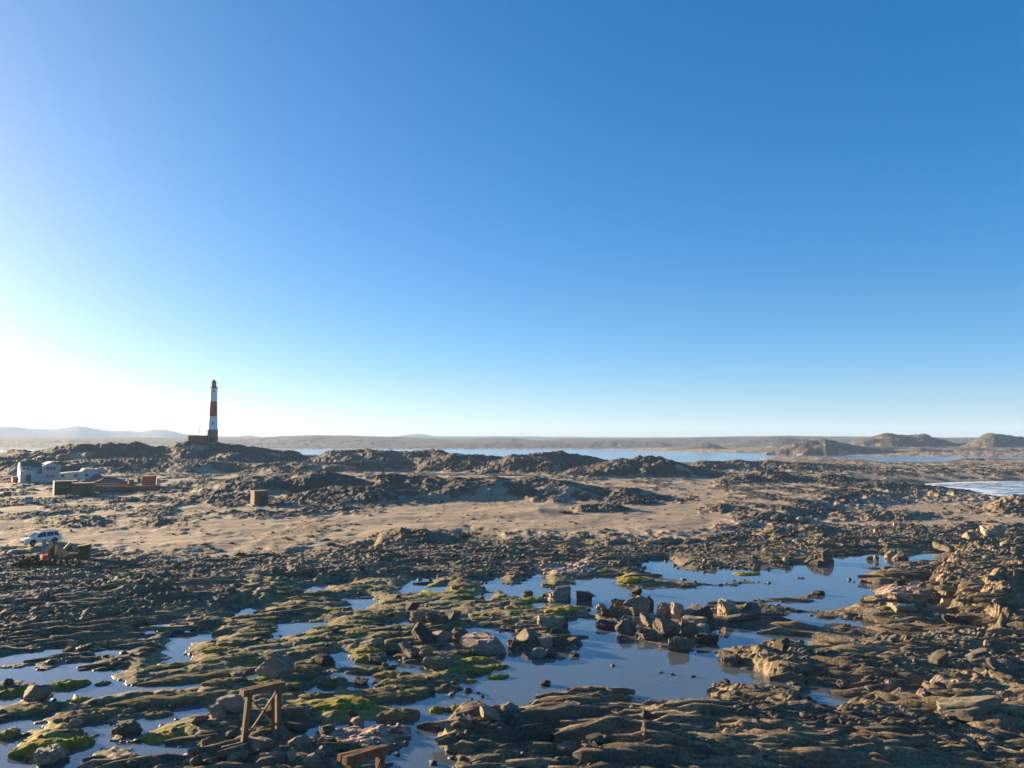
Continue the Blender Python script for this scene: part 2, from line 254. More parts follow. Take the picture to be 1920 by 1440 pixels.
def rot(X, Y, a): c, s = math.cos(a), math.sin(a); return X * c + Y * s, -X * s + Y * c
def ground(X, Y):
    """height and surface masks of the land at world X, Y (arrays)"""
    X = np.asarray(X, np.float64); Y = np.asarray(Y, np.float64)
    u = X / Y; Z = np.zeros_like(X); px, py = proj(X, Y, Z)
    out = {}
    n0 = fbm(X * .05, Y * .05, 3, 11); n1 = fbm(X * .35, Y * .35, 4, 23)
    shore = np.interp(px, [p[0] for p in SHORE], [p[1] for p in SHORE])
    dsh = (shore - py) + 14 * n1 + 8 * n0
    land = ss(-22, 16, dsh)                                  # 0 tidal rocks, 1 dry land
    inland = 0.75 + 0.0125 * np.clip(Y - 95, 0, 160) + 0.45 * n0 + .20 * fbm(X * .16, Y * .24, 3, 29)
    nearm = Y < 135
    low = np.full_like(X, .3); moss = np.zeros_like(X); rock = np.zeros_like(X); pink = np.zeros_like(X); green = np.zeros_like(X); bulk = np.zeros_like(X)
    if nearm.any():
        x = X[nearm]; y = Y[nearm]; pxn = px[nearm]; pyn = py[nearm]
        wx = .45 * perlin(x * .55, y * .55, 3) + .22 * perlin(x * 1.7, y * 1.7, 4) + .09 * perlin(x * 4, y * 4, 5)
        wy = .60 * perlin(x * .55, y * .55, 6) + .30 * perlin(x * 1.7, y * 1.7, 7) + .12 * perlin(x * 4, y * 4, 8)
        flatm = ss(1170, 1260, pxn) * ss(1680, 1600, pxn) * ss(1225, 1195, pyn) * ss(1035, 1050, pyn)
        sn = near_f(x + wx * .8, y + wy) - .26 - .011 * np.clip(y - 45, 0, 60) - .6 * flatm - .12 * ss(560, 440, pxn) * ss(1165, 1180, pyn) * ss(1275, 1255, pyn)
        mm = ss(.5, -.8, moss_f(x + wx * 2, y + wy * 2) + .8 * perlin(x * .3, y * .3, 9))
        right = ss(860, 1000, pxn + 60 * perlin(x * .2, y * .2, 10)) * ss(1075, 1110, pyn); right = np.maximum(right, ss(1400, 1480, pxn) * ss(1000, 1040, pyn))
        right = right * (1 - mm)
        # bedding frames: beds run up to the right at left, down to the right at right
        angf = np.interp(pxn, [0, 600, 1000, 1500, 1920], [24, 20, 8, -14, -24])
        th = np.radians(angf)
        # three rotated frames blended
        tL, sL = rot(x, y, R(22)); tM, sM = rot(x, y, R(6)); tR, sR = rot(x, y, R(-18))
        wl = ss(1050, 700, pxn); wr = ss(1150, 1550, pxn); wm = 1 - wl - wr
        def beds(t, s, sd):
            wob = 1.3 * fbm(t * .09, s * .16, 3, sd) + .35 * fbm(t * .5, s * .7, 3, sd + 3)
            a = s * .62 + wob; fr = a - np.floor(a); k = hf(np.floor(a).astype(int), np.zeros(len(a), int), sd + 5)
            big = (fr ** 1.0) * ss(1.0, .90, fr) * (.35 + .9 * k)
            b = s * 2.3 + 2.6 * wob + .6 * perlin(t * .9, s * 2.2, sd + 8); f2 = b - np.floor(b)
            small = f2 * ss(1.0, .82, f2)
            return .42 * big + .13 * small
        bed = wl * beds(tL, sL, 61) + wm * beds(tM, sM, 71) + wr * beds(tR, sR, 81)
        # moss pillows, drawn out along the beds
        def pil(t, s, sd, lx, ly):
            j = .35 * perlin(t * .8, s * .8, sd + 40)
            f1, f2, k = worley(t / lx + j, s / ly + j, sd); return np.sqrt(np.clip(1 - (f1 / .78) ** 2, 0, 1)) * (.45 + .75 * k), k
        pl, pk = pil(tL, sL, 101, 2.3, .85); pl2, _ = pil(tL, sL, 105, .75, .34)
        pillow = .25 * pl + .08 * pl2
        # rubble: round and angular stones
        f1, f2, k1 = worley(x / 1.15 + .2 * perlin(x, y, 31), y / 1.25, 111); st1 = np.clip(1 - f1 / (.28 + .36 * k1), 0, 1) ** .55 * (.2 + .75 * k1 ** 2)
        f1b, f2b, k2 = worley(x / .46, y / .52, 113); st2 = np.clip(1 - f1b / .62, 0, 1) ** .6 * (.25 + .8 * k2 ** 2)
        rubble = .55 * st1 + .21 * st2 + .14 * fbm(x * 1.1, y * 1.1, 3, 115)
        lift = np.zeros_like(x)
        for (a, b, rx, ry, hh) in LIFT:
            q = ((pxn - a) / rx) ** 2 + ((pyn - b) / ry) ** 2
            lift += hh * ss(1.5, .35, q + .55 * perlin(x * .5, y * .5, 117) + .3 * perlin(x * 1.6, y * 1.6, 118))
        rub = (1 - mm) * (1 - right)
        tc_ = wl * tL + wm * tM + wr * tR; sc_ = wl * sL + wm * sM + wr * sR
        fld = .62 * fbm(tc_ * .10, sc_ * .26, 4, 127) + .24 * fbm(tc_ * .42, sc_ * 1.0, 3, 128) + .22; stp = .17
        vv = fld / stp; fv = vv - np.floor(vv); crag = stp * (np.floor(vv) + ss(.55, 1.0, fv)) * .85 + .10 * (ridged(tc_ * .5, sc_ * 1.6, 3, 129) - .55)
        dry = ss(-.1, .9, sn)
        rough = mm * (pillow + .05) + right * (bed * .55 + crag + .05 * rubble) + rub * (.75 * crag + rubble * (.06 + .5 * ss(.0, .45, perlin(x * .18, y * .18, 121))) + .55 * bed)
        rough = rough * (1 - .6 * flatm - .12 * ss(560, 440, pxn) * ss(1165, 1180, pyn) * ss(1275, 1255, pyn))
        lo = np.where(sn > 0, .02 + .17 * (1 - np.exp(-sn / 1.6)), np.maximum(-.38, .30 * sn - .03))
        gap = np.clip(.10 + .92 * ss(-.1, 1.7, sn), 0, 1)
        hn = lo + gap * (rough - .05) + lift * np.clip(.25 + dry, 0, 1)
        low[nearm] = hn; moss[nearm] = mm * ss(-.1, .25, sn + .3 * n1[nearm]); rock[nearm] = 1.0; bulk[nearm] = lift
        gr = np.zeros_like(x)
        for (a, b, rx, ry) in GREEN:
            q = ((pxn - a) / rx) ** 2 + ((pyn - b) / ry) ** 2
            gr = np.maximum(gr, ss(1.6, .3, q + .5 * perlin(x * .9, y * .9, 123)))
        green[nearm] = gr
        pk_ = np.zeros_like(x)
        for (a, b, rx, ry) in [(690,1375,90,26),(1200,1325,110,16),(300,1420,110,26),(1060,1070,60,14),(1470,1000,130,22),(1740,1310,60,16),(1600,975,220,18),(1650,1110,120,10)]:
            pk_ = np.maximum(pk_, ss(1.5, .4, ((pxn - a) / rx) ** 2 + ((pyn - b) / ry) ** 2 + .4 * perlin(x * .8, y * .8, 125)))
        pink[nearm] = pk_
    rock = rock * (1 - land)
    # rocky lumps standing in the sand
    lump = fbm(X * .11 + 3, Y * .075, 4, 131); tuft = ss(-.08, .18, lump + .14 * n1)
    band = np.maximum(ss(1200, 1500, px), .65 + .3 * ss(890, 910, py) * ss(995, 975, py) * ss(820, 700, px))                # rockier towards the right
    tuft = tuft * land * band * (1 - .88 * ss(925, 945, py) * ss(1020, 1000, py) * ss(590, 690, px) * ss(1380, 1280, px)) * (1 - .4 * ss(975, 995, py) * ss(1055, 1035, py) * ss(690, 590, px))
    rt = ss(1400, 1560, px) * ss(250, 230, Y)
    tuft = np.maximum(tuft, rt * land * ss(-.25, .25, lump + .25 * n1 + .15))
    fa, fb, kk = worley(X / 1.6, Y / 1.5, 133); fc, fd, kc = worley(X / .7, Y / .7, 134)
    stones = np.clip(1 - fa / .6, 0, 1) ** .6 * kk + .35 * np.clip(1 - fc / .6, 0, 1) ** .6 * kc
    h = low * (1 - land) + inland * land + tuft * (.22 + .28 * stones + .55 * np.abs(n1))
    lay_s = Y * .55 + 2.2 * fbm(X * .12, Y * .2, 3, 137); lay = lay_s - np.floor(lay_s); lay = lay * ss(1, .8, lay) + .35 * np.abs(n1)
    # sand ripples, drifts
    h = h + land * (1 - tuft) * (.05 * fbm(X * .5, Y * .8, 3, 135))
    # sea outlines
    wob = fbm(X * .03, Y * .015, 3, 141)
    sf = sea_f(X * (1 + .004 * n0), Y * (1 + .012 * wob))
    far = Y > 130
    h = np.where(far & (sf < 0), np.maximum(-4, sf * .15), np.where(far, np.minimum(h, .12 + np.maximum(sf, 0) * np.where(Y > 380, .03, .10) + .35 * tuft * ss(0, 8, sf)), h))
    # beyond the bay the land stays low until its hills begin
    rockm = np.maximum(rock, tuft)
    plain = ss(1300, 1500, Y); h = h + plain * (2 + 3 * n0)
    jx = fbm(X * .02, Y * .02, 3, 151)
    for (us, zc, Yc, wf, wb, rk) in RW:
        m = (u > us[0]) & (u < us[-1]) & (Y > Yc - wf * 1.25) & (Y < Yc + wb * 1.25)
        if not m.any(): continue
        um = u[m]; Ym = Y[m]; Xm = X[m]; hm = h[m]
        z = np.interp(um, us, zc); lu = us[-1] - us[0]; fl = ss(0, min(.12 * lu, .05), um - us[0]) * ss(0, min(.12 * lu, .05), us[-1] - um); z = hm + (z - hm) * fl
        S = max(2.0, wf / 6.0)
        n = fbm(Xm / (S * 2.2), Ym / (S * 2.2), 5, int(Yc) % 97 + len(us)); rd = ridged(Xm / (S * 2.8) + .4 * n, Ym / (S * 2.0), 5, int(Yc) % 89 + 7)
        nn = fbm(Xm / S * .25, Ym / S * .25, 2, 5)
        t = (Ym - Yc + wf * .40 * nn); t = np.where(t < 0, -t / wf, t / wb)
        t = np.clip(t + .16 * n * ss(0, .3, t), 0, 1); p = .35 * (1 - ss(0, 1, t)) + .65 * (1 - t) ** 1.15
        rise = np.maximum(z - hm, 0)
        edge = ss(0, .18, p)
        tt, s2 = rot(Xm, Ym, R(18)); a = s2 / (S * .9) + 1.6 * n + .15 * z; fr = a - np.floor(a); bed = fr * ss(1, .85, fr)
        amp = np.minimum(rise, 4 + .35 * rise) * rk
        ridge = hm + rise * p + edge * amp * ((.34 if Yc < 700 else .6) * (rd - .66) * (1 - .6 * p * p) + (.38 if Yc < 700 else .5) * n * (1 - .75 * p) + .10 * (bed - .5)) + edge * rk * min(.012 * Yc, 2.2) * .22 * fbm(Xm / (.022 * Yc), Ym / (.03 * Yc), 3, 177)
        if Yc < 360: ridge = ridge + edge * rk * (.12 * stones[m] + .25 * lay[m] - .18 + (.55 if Yc > 230 else .5 if Yc > 150 else .35) * (ridged(Xm * .10, Ym * .24 + .06 * Xm, 5, 171) - .58) + (.5 if Yc > 150 else .25) * (ridged(Xm * .27 + .1 * Ym, Ym * .42, 3, 173) - .6) * ss(0, .5, 1 - p + .3))
        take = ridge > hm
        h[m] = np.where(take, ridge, hm)
        wgt = np.where(take, edge * rk * ss(-.30, .22, n + .5 * rk - .44 + .5 * (rd - .6) + .35 * p + .35 * lump[m]), 0)
        rockm[m] = np.maximum(rockm[m] * (1 - .5 * np.where(take, edge, 0)), wgt)
        r2 = pink[m]; pink[m] = np.where(take, 0, r2)
    shelf = np.zeros_like(X)
    if nearm.any(): shelf[nearm] = right
    rockm = np.where(Y > 1320, np.maximum(rockm, ss(.6, 2.0, h)), rockm)
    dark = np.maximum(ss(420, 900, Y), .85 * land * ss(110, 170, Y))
    flt = np.zeros_like(X)
    if nearm.any(): flt[nearm] = flatm
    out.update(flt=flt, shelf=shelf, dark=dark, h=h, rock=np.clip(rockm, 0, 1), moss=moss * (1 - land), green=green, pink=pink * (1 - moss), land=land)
    return out
def gz(x, y):
    return float(ground(np.array([x, x + .01]), np.array([y, y]))['h'][0])
def on_ground(px, py):
    """world point where the photo's line of sight first meets the land (or the water)"""
    d = ray(px, py)
    tt = np.concatenate([np.linspace(20, 160, 700), np.linspace(160.5, 420, 300)])
    xs = d[0] * tt; ys = d[1] * tt; zs = CAM_H + d[2] * tt
    ok = ys > 18
    h = np.maximum(ground(xs[ok], ys[ok])['h'], 0.0)
    hit = np.nonzero(zs[ok] <= h)[0]
    i = hit[0] if len(hit) else -1
    return float(xs[ok][i]), float(ys[ok][i]), float(h[i])
# ------------------------------------------------------------------ materials
def new_mat(name):
    m = bpy.data.materials.new(name); m.use_nodes = True
    n = m.node_tree; n.nodes.clear(); return m, n
class NB:
    def __init__(s, tree): s.t = tree; s.n = tree.nodes; s.l = tree.links
    def node(s, typ, **kw):
        nd = s.n.new(typ)
        for k, v in kw.items(): setattr(nd, k, v)
        return nd
    def put(s, sock, v):
        if isinstance(v, bpy.types.NodeSocket): s.l.new(v, sock)
        else: sock.default_value = v
    def noise(s, vec, scale, detail=4, rough=.55, dist=0.0):
        nd = s.node('ShaderNodeTexNoise'); s.put(nd.inputs['Vector'], vec); nd.inputs['Scale'].default_value = scale
        nd.inputs['Detail'].default_value = detail; nd.inputs['Roughness'].default_value = rough; nd.inputs['Distortion'].default_value = dist
        return nd.outputs['Fac']
    def ramp(s, fac, stops):
        nd = s.node('ShaderNodeValToRGB'); s.put(nd.inputs[0], fac); e = nd.color_ramp.elements
        while len(e) > 1: e.remove(e[-1])
        for i, (p, c) in enumerate(stops):
            k = e[0] if i == 0 else e.new(p)
            k.position = p; k.color = (*c, 1) if len(c) == 3 else c
        return nd.outputs[0]
    def mix(s, f, a, b, blend='MIX'):
        nd = s.node('ShaderNodeMix', data_type='RGBA', blend_type=blend)
        s.put(nd.inputs[0], f)
        for k, v in ((6, a), (7, b)):
            if isinstance(v, tuple) and len(v) == 3: v = (*v, 1)
            s.put(nd.inputs[k], v)
        return nd.outputs[2]
    def math(s, op, a, b=0.0, c=None):
        nd = s.node('ShaderNodeMath', operation=op); s.put(nd.inputs[0], a); s.put(nd.inputs[1], b)
        if c is not None: s.put(nd.inputs[2], c)
        return nd.outputs[0]
    def mrange(s, v, a, b, c=0.0, d=1.0):
        nd = s.node('ShaderNodeMapRange', interpolation_type='SMOOTHSTEP'); s.put(nd.inputs[0], v)
        for i, q in enumerate((a, b, c, d)): nd.inputs[i + 1].default_value = q
        return nd.outputs[0]
    def mapping(s, vec, scale=(1, 1, 1), rotz=0.0):
        nd = s.node('ShaderNodeMapping'); s.put(nd.inputs[0], vec); nd.inputs['Scale'].default_value = scale; nd.inputs['Rotation'].default_value = (0, 0, rotz); return nd.outputs[0]
    def attr(s, name): nd = s.node('ShaderNodeAttribute', attribute_name=name); return nd.outputs['Fac']
    def bump(s, h, strength, dist, nrm=None):
        nd = s.node('ShaderNodeBump'); s.put(nd.inputs['Height'], h); nd.inputs['Strength'].default_value = strength; nd.inputs['Distance'].default_value = dist
        if nrm is not None: s.put(nd.inputs['Normal'], nrm)
        return nd.outputs[0]
    def out(s, surf):
        o = s.node('ShaderNodeOutputMaterial'); s.l.new(surf, o.inputs[0]); return o
    def bsdf(s, col, rough=.9, nrm=None, spec=.3, metal=0.0):
        p = s.node('ShaderNodeBsdfPrincipled')
        if isinstance(col, tuple) and len(col) == 3: col = (*col, 1)
        s.put(p.inputs['Base Color'], col); s.put(p.inputs['Roughness'], rough); s.put(p.inputs['Specular IOR Level'], spec); s.put(p.inputs['Metallic'], metal)
        if nrm is not None: s.put(p.inputs['Normal'], nrm)
        return p.outputs[0]
def rock_colour(b, vec):
    n1 = b.noise(vec, .55, 6, .62); n2 = b.noise(b.mapping(vec, (.28, 2.6, 3.2), R(8)), 1.2, 6, .65); n3 = b.noise(vec, 6.0, 5, .65)
    c = b.ramp(n1, [(.28, (.080, .060, .038)), (.45, (.165, .122, .076)), (.60, (.27, .20, .122)), (.75, (.42, .32, .20))])
    c2 = b.ramp(n2, [(.3, (.08, .064, .042)), (.5, (.22, .162, .10)), (.68, (.37, .275, .17))])
    c = b.mix(.6, c, c2)
    big = b.mrange(b.noise(vec, .16, 5, .7), .42, .60); c = b.mix(b.math('MULTIPLY', big, .62), c, (.062, .052, .038))
    v = b.mrange(n3, .25, .78, .5, 1.45)
    cc = b.node('ShaderNodeCombineColor'); [b.put(cc.inputs[i], v) for i in range(3)]
    return b.mix(1.0, c, cc.outputs[0], 'MULTIPLY'), n3
def m_ground():
    m, t = new_mat('shore_ground'); b = NB(t)
    tc = b.node('ShaderNodeTexCoord').outputs['Object']
    rock, moss, green, pink, land = (b.attr(k) for k in ('rock', 'moss', 'green', 'pink', 'land'))
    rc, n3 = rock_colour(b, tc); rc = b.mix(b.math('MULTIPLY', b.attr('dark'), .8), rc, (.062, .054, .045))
    n5 = b.noise(tc, 2.2, 6, .7)
    # sand
    s1 = b.noise(tc, .12, 5, .6); s2 = b.noise(b.mapping(tc, (1, .5, 1), .3), .9, 6, .65)
    sand = b.ramp(b.math('ADD', b.math('MULTIPLY', s1, .6), b.math('MULTIPLY', s2, .4)), [(.34, (.20, .145, .098)), (.48, (.295, .217, .148)), (.62, (.38, .285, .196))])
    specks = b.mrange(b.noise(tc, 1.7, 5, .75), .58, .68)
    sand = b.mix(b.math('MULTIPLY', specks, .55), sand, (.15, .115, .085))
    # moss
    mo = b.ramp(b.noise(tc, 1.6, 6, .65), [(.3, (.088, .068, .034)), (.48, (.175, .138, .07)), (.66, (.29, .232, .125))])
    gr = b.ramp(b.noise(tc, 3.0, 5, .6), [(.3, (.15, .125, .026)), (.7, (.34, .29, .06))])
    mo = b.mix(b.math('MULTIPLY', green, .65), mo, gr)
    pk = b.ramp(n5, [(.3, (.19, .125, .095)), (.5, (.36, .24, .18)), (.7, (.54, .39, .30))])
    rmask = b.mrange(b.math('ADD', rock, b.math('MULTIPLY', b.math('SUBTRACT', n5, .5), 1.1)), .30, .62)
    c = b.mix(rmask, sand, rc)
    c = b.mix(b.mrange(b.math('ADD', pink, b.math('MULTIPLY', b.math('SUBTRACT', n5, .5), 1.6)), .35, .75), c, pk)
    mmask = b.mrange(b.math('ADD', moss, b.math('MULTIPLY', b.math('SUBTRACT', b.noise(tc, .8, 5, .7), .5), 1.3)), .32, .62)
    c = b.mix(mmask, c, mo)
    c = b.mix(b.math('MULTIPLY', green, b.math('MULTIPLY', rock, .45)), c, gr)
    # wet margin just above the water
    z = b.node('ShaderNodeSeparateXYZ'); b.l.new(tc, z.inputs[0])
    wet = b.mrange(b.math('ADD', z.outputs[2], b.math('MULTIPLY', n5, .12)), .07, .20, 1.0, 0.0)
    c = b.mix(b.math('MULTIPLY', wet, .45), c, b.mix(1.0, c, (.38, .36, .36), 'MULTIPLY'))
    rough = b.mrange(wet, 0, 1, .92, .5)
    fine = b.noise(tc, 9.0, 7, .7)
    hgt = b.math('ADD', b.math('MULTIPLY', n5, .7), b.math('MULTIPLY', fine, .3))
    lay = b.noise(b.mapping(tc, (.6, 3.2, 5.0), R(8)), 1.6, 5, .65)
    hgt = b.math('ADD', hgt, b.math('MULTIPLY', lay, .5))
    hgt = b.math('MULTIPLY', hgt, b.math('ADD', b.math('MULTIPLY', rmask, .9), .1))
    nrm = b.bump(hgt, .8, .16)
    b.out(b.bsdf(c, rough, nrm, .25)); return m
def m_rock(name, tint, moss=0.0, dark=1.0, strat=True):
    m, t = new_mat(name); b = NB(t)
    tcn = b.node('ShaderNodeTexCoord'); oi = b.node('ShaderNodeObjectInfo')
    ge = b.node('ShaderNodeNewGeometry').outputs['Position']
    off = b.node('ShaderNodeVectorMath', operation='ADD'); b.l.new(tcn.outputs['Object'], off.inputs[0])
    cx = b.node('ShaderNodeCombineXYZ'); b.put(cx.inputs[0], b.math('MULTIPLY', oi.outputs['Random'], 37.0)); b.l.new(cx.outputs[0], off.inputs[1])
    v = off.outputs[0]
    n1 = b.noise(v, 1.2, 6, .65); n3 = b.noise(v, 5.5, 6, .7); lay = b.noise(b.mapping(v, (.8, 1.4, 7.0), .4), 1.5, 5, .6)
    k = [tuple(c * dark * f for c in tint) for f in (.35, .75, 1.25)]
    c = b.ramp(b.math('ADD', b.math('MULTIPLY', n1, .5), b.math('MULTIPLY', lay if strat else n3, .5)), [(.33, k[0]), (.5, k[1]), (.66, k[2])])
    rv = b.mrange(oi.outputs['Random'], 0, 1, .5, 1.3)
    cc = b.node('ShaderNodeCombineColor'); [b.put(cc.inputs[i], rv) for i in range(3)]
    c = b.mix(1.0, c, cc.outputs[0], 'MULTIPLY')
    z = b.node('ShaderNodeSeparateXYZ'); b.l.new(ge, z.inputs[0])
    if moss:
        c = b.mix(b.mrange(b.math('ADD', n1, b.math('MULTIPLY', n3, .5)), 1.05 - .4 * moss, 1.25 - .4 * moss), c, b.ramp(n3, [(.3, (.10, .10, .012)), (.7, (.26, .25, .05))]))
    wet = b.mrange(b.math('ADD', z.outputs[2], b.math('MULTIPLY', n3, .2)), .14, .32, 1.0, 0.0)
    c = b.mix(b.math('MULTIPLY', wet, .5), c, b.mix(1.0, c, (.36, .34, .33), 'MULTIPLY'))
    nrm = b.bump(b.math('ADD', b.math('MULTIPLY', n3, .6), b.math('MULTIPLY', lay, .7)), .8, .12)
    b.out(b.bsdf(c, b.mrange(wet, 0, 1, .88, .45), nrm, .3)); return m
def m_ledge():
    m, t = new_mat('ledge_rock'); b = NB(t)
    ge = b.node('ShaderNodeNewGeometry').outputs['Position']; c, n3 = rock_colour(b, ge)
    z = b.node('ShaderNodeSeparateXYZ'); b.l.new(ge, z.inputs[0]); wet = b.mrange(b.math('ADD', z.outputs[2], b.math('MULTIPLY', n3, .12)), .07, .20, 1.0, 0.0)
    c = b.mix(b.math('MULTIPLY', wet, .45), c, b.mix(1.0, c, (.38, .36, .36), 'MULTIPLY'))
    lay = b.noise(b.mapping(ge, (.6, 3.2, 6.0), R(8)), 2.2, 5, .65)
    b.out(b.bsdf(c, b.mrange(wet, 0, 1, .9, .5), b.bump(b.math('ADD', n3, lay), .8, .10), .25)); return m
def m_moss(name, lo, mid, hi):
    m, t = new_mat(name); b = NB(t)
    ge = b.node('ShaderNodeNewGeometry').outputs['Position']
    n1 = b.noise(ge, 2.2, 5, .6); n3 = b.noise(ge, 11.0, 6, .7); n0 = b.noise(ge, .7, 3, .6)
    c = b.ramp(b.math('ADD', b.math('MULTIPLY', n1, .5), b.math('ADD', b.math('MULTIPLY', n3, .3), b.math('MULTIPLY', n0, .2))), [(.35, lo), (.5, mid), (.66, hi)])
    nrm = b.bump(b.math('ADD', n3, b.math('MULTIPLY', n1, 1.2)), .9, .10)
    b.out(b.bsdf(c, .95, nrm, .12)); return m
def m_water(name, tint, dens, ior, ripples, rscale, foam=False):
    m, t = new_mat(name); b = NB(t)
    tc = b.node('ShaderNodeTexCoord').outputs['Object']
    w1 = b.noise(tc, rscale, 4, .55); w2 = b.noise(tc, rscale * .17, 3, .5)
    nrm = b.bump(b.math('ADD', w1, b.math('MULTIPLY', w2, 3.0)), ripples, .05 if not foam else .9)
    fr = b.node('ShaderNodeFresnel'); fr.inputs[0].default_value = ior; b.l.new(nrm, fr.inputs[1])
    gl = b.node('ShaderNodeBsdfGlossy'); gl.inputs['Roughness'].default_value = .03 if not foam else .12; gl.inputs['Color'].default_value = (1, 1, 1, 1); b.l.new(nrm, gl.inputs['Normal'])
    tr = b.node('ShaderNodeBsdfTransparent'); tr.inputs[0].default_value = (*tint, 1)
    body = b.bsdf(dens[0], .6, None, 0.0)
    mx0 = b.node('ShaderNodeMixShader'); mx0.inputs[0].default_value = dens[1]; b.l.new(tr.outputs[0], mx0.inputs[1]); b.l.new(body, mx0.inputs[2])
    mx = b.node('ShaderNodeMixShader'); b.l.new(fr.outputs[0], mx.inputs[0]); b.l.new(mx0.outputs[0], mx.inputs[1]); b.l.new(gl.outputs[0], mx.inputs[2])
    o = mx.outputs[0]
    if foam:
        fa = b.attr('foam'); fn = b.noise(b.mapping(tc, (.5, 1.0, 1), .2), .35, 6, .7)
        fk = b.mrange(b.math('ADD', fa, b.math('MULTIPLY', b.math('SUBTRACT', fn, .5), 1.8)), .45, .75)
        mf = b.node('ShaderNodeMixShader'); b.l.new(fk, mf.inputs[0]); b.l.new(o, mf.inputs[1]); b.l.new(b.bsdf((.72, .74, .76), .8), mf.inputs[2]); o = mf.outputs[0]
    b.out(o); return m
def m_plain(name, col, rough=.7, var=.25, scale=3.0, spec=.3, metal=0.0, bump=.2):
    m, t = new_mat(name); b = NB(t)
    tc = b.node('ShaderNodeTexCoord').outputs['Object']
    n = b.noise(tc, scale, 6, .65); n2 = b.noise(tc, scale * 4, 4, .6)
    f = b.math('ADD', b.math('MULTIPLY', n, .65), b.math('MULTIPLY', n2, .35))
    c = b.ramp(f, [(.3, tuple(x * (1 - var) for x in col)), (.5, col), (.7, tuple(min(.9, x * (1 + var)) for x in col))])
    b.out(b.bsdf(c, rough, b.bump(f, bump, .03), spec, metal)); return m
def m_wood(name, col):
    m, t = new_mat(name); b = NB(t)
    tc = b.node('ShaderNodeTexCoord').outputs['Object']
    g = b.noise(b.mapping(tc, (9, 9, .8)), 2.0, 6, .6); n = b.noise(tc, 1.3, 4, .6)
    c = b.ramp(b.math('ADD', b.math('MULTIPLY', g, .6), b.math('MULTIPLY', n, .4)), [(.3, tuple(x * .45 for x in col)), (.5, col), (.68, tuple(x * 1.5 for x in col))])
    b.out(b.bsdf(c, .85, b.bump(g, .6, .03), .2)); return m
def m_hill(name, col):
    m, t = new_mat(name); b = NB(t)
    tc = b.node('ShaderNodeTexCoord').outputs['Object']
    n = b.noise(tc, .006, 6, .6); n2 = b.noise(tc, .03, 5, .6)
    c = b.ramp(b.math('ADD', b.math('MULTIPLY', n, .6), b.math('MULTIPLY', n2, .4)), [(.35, tuple(x * .6 for x in col)), (.5, col), (.65, tuple(x * 1.5 for x in col))])
    b.out(b.bsdf(c, .95, b.bump(n2, .8, 8.0), .1)); return m
def m_glass(name, col=(.03, .04, .05)):
    m, t = new_mat(name); b = NB(t); b.out(b.bsdf(col, .08, None, .6)); return m
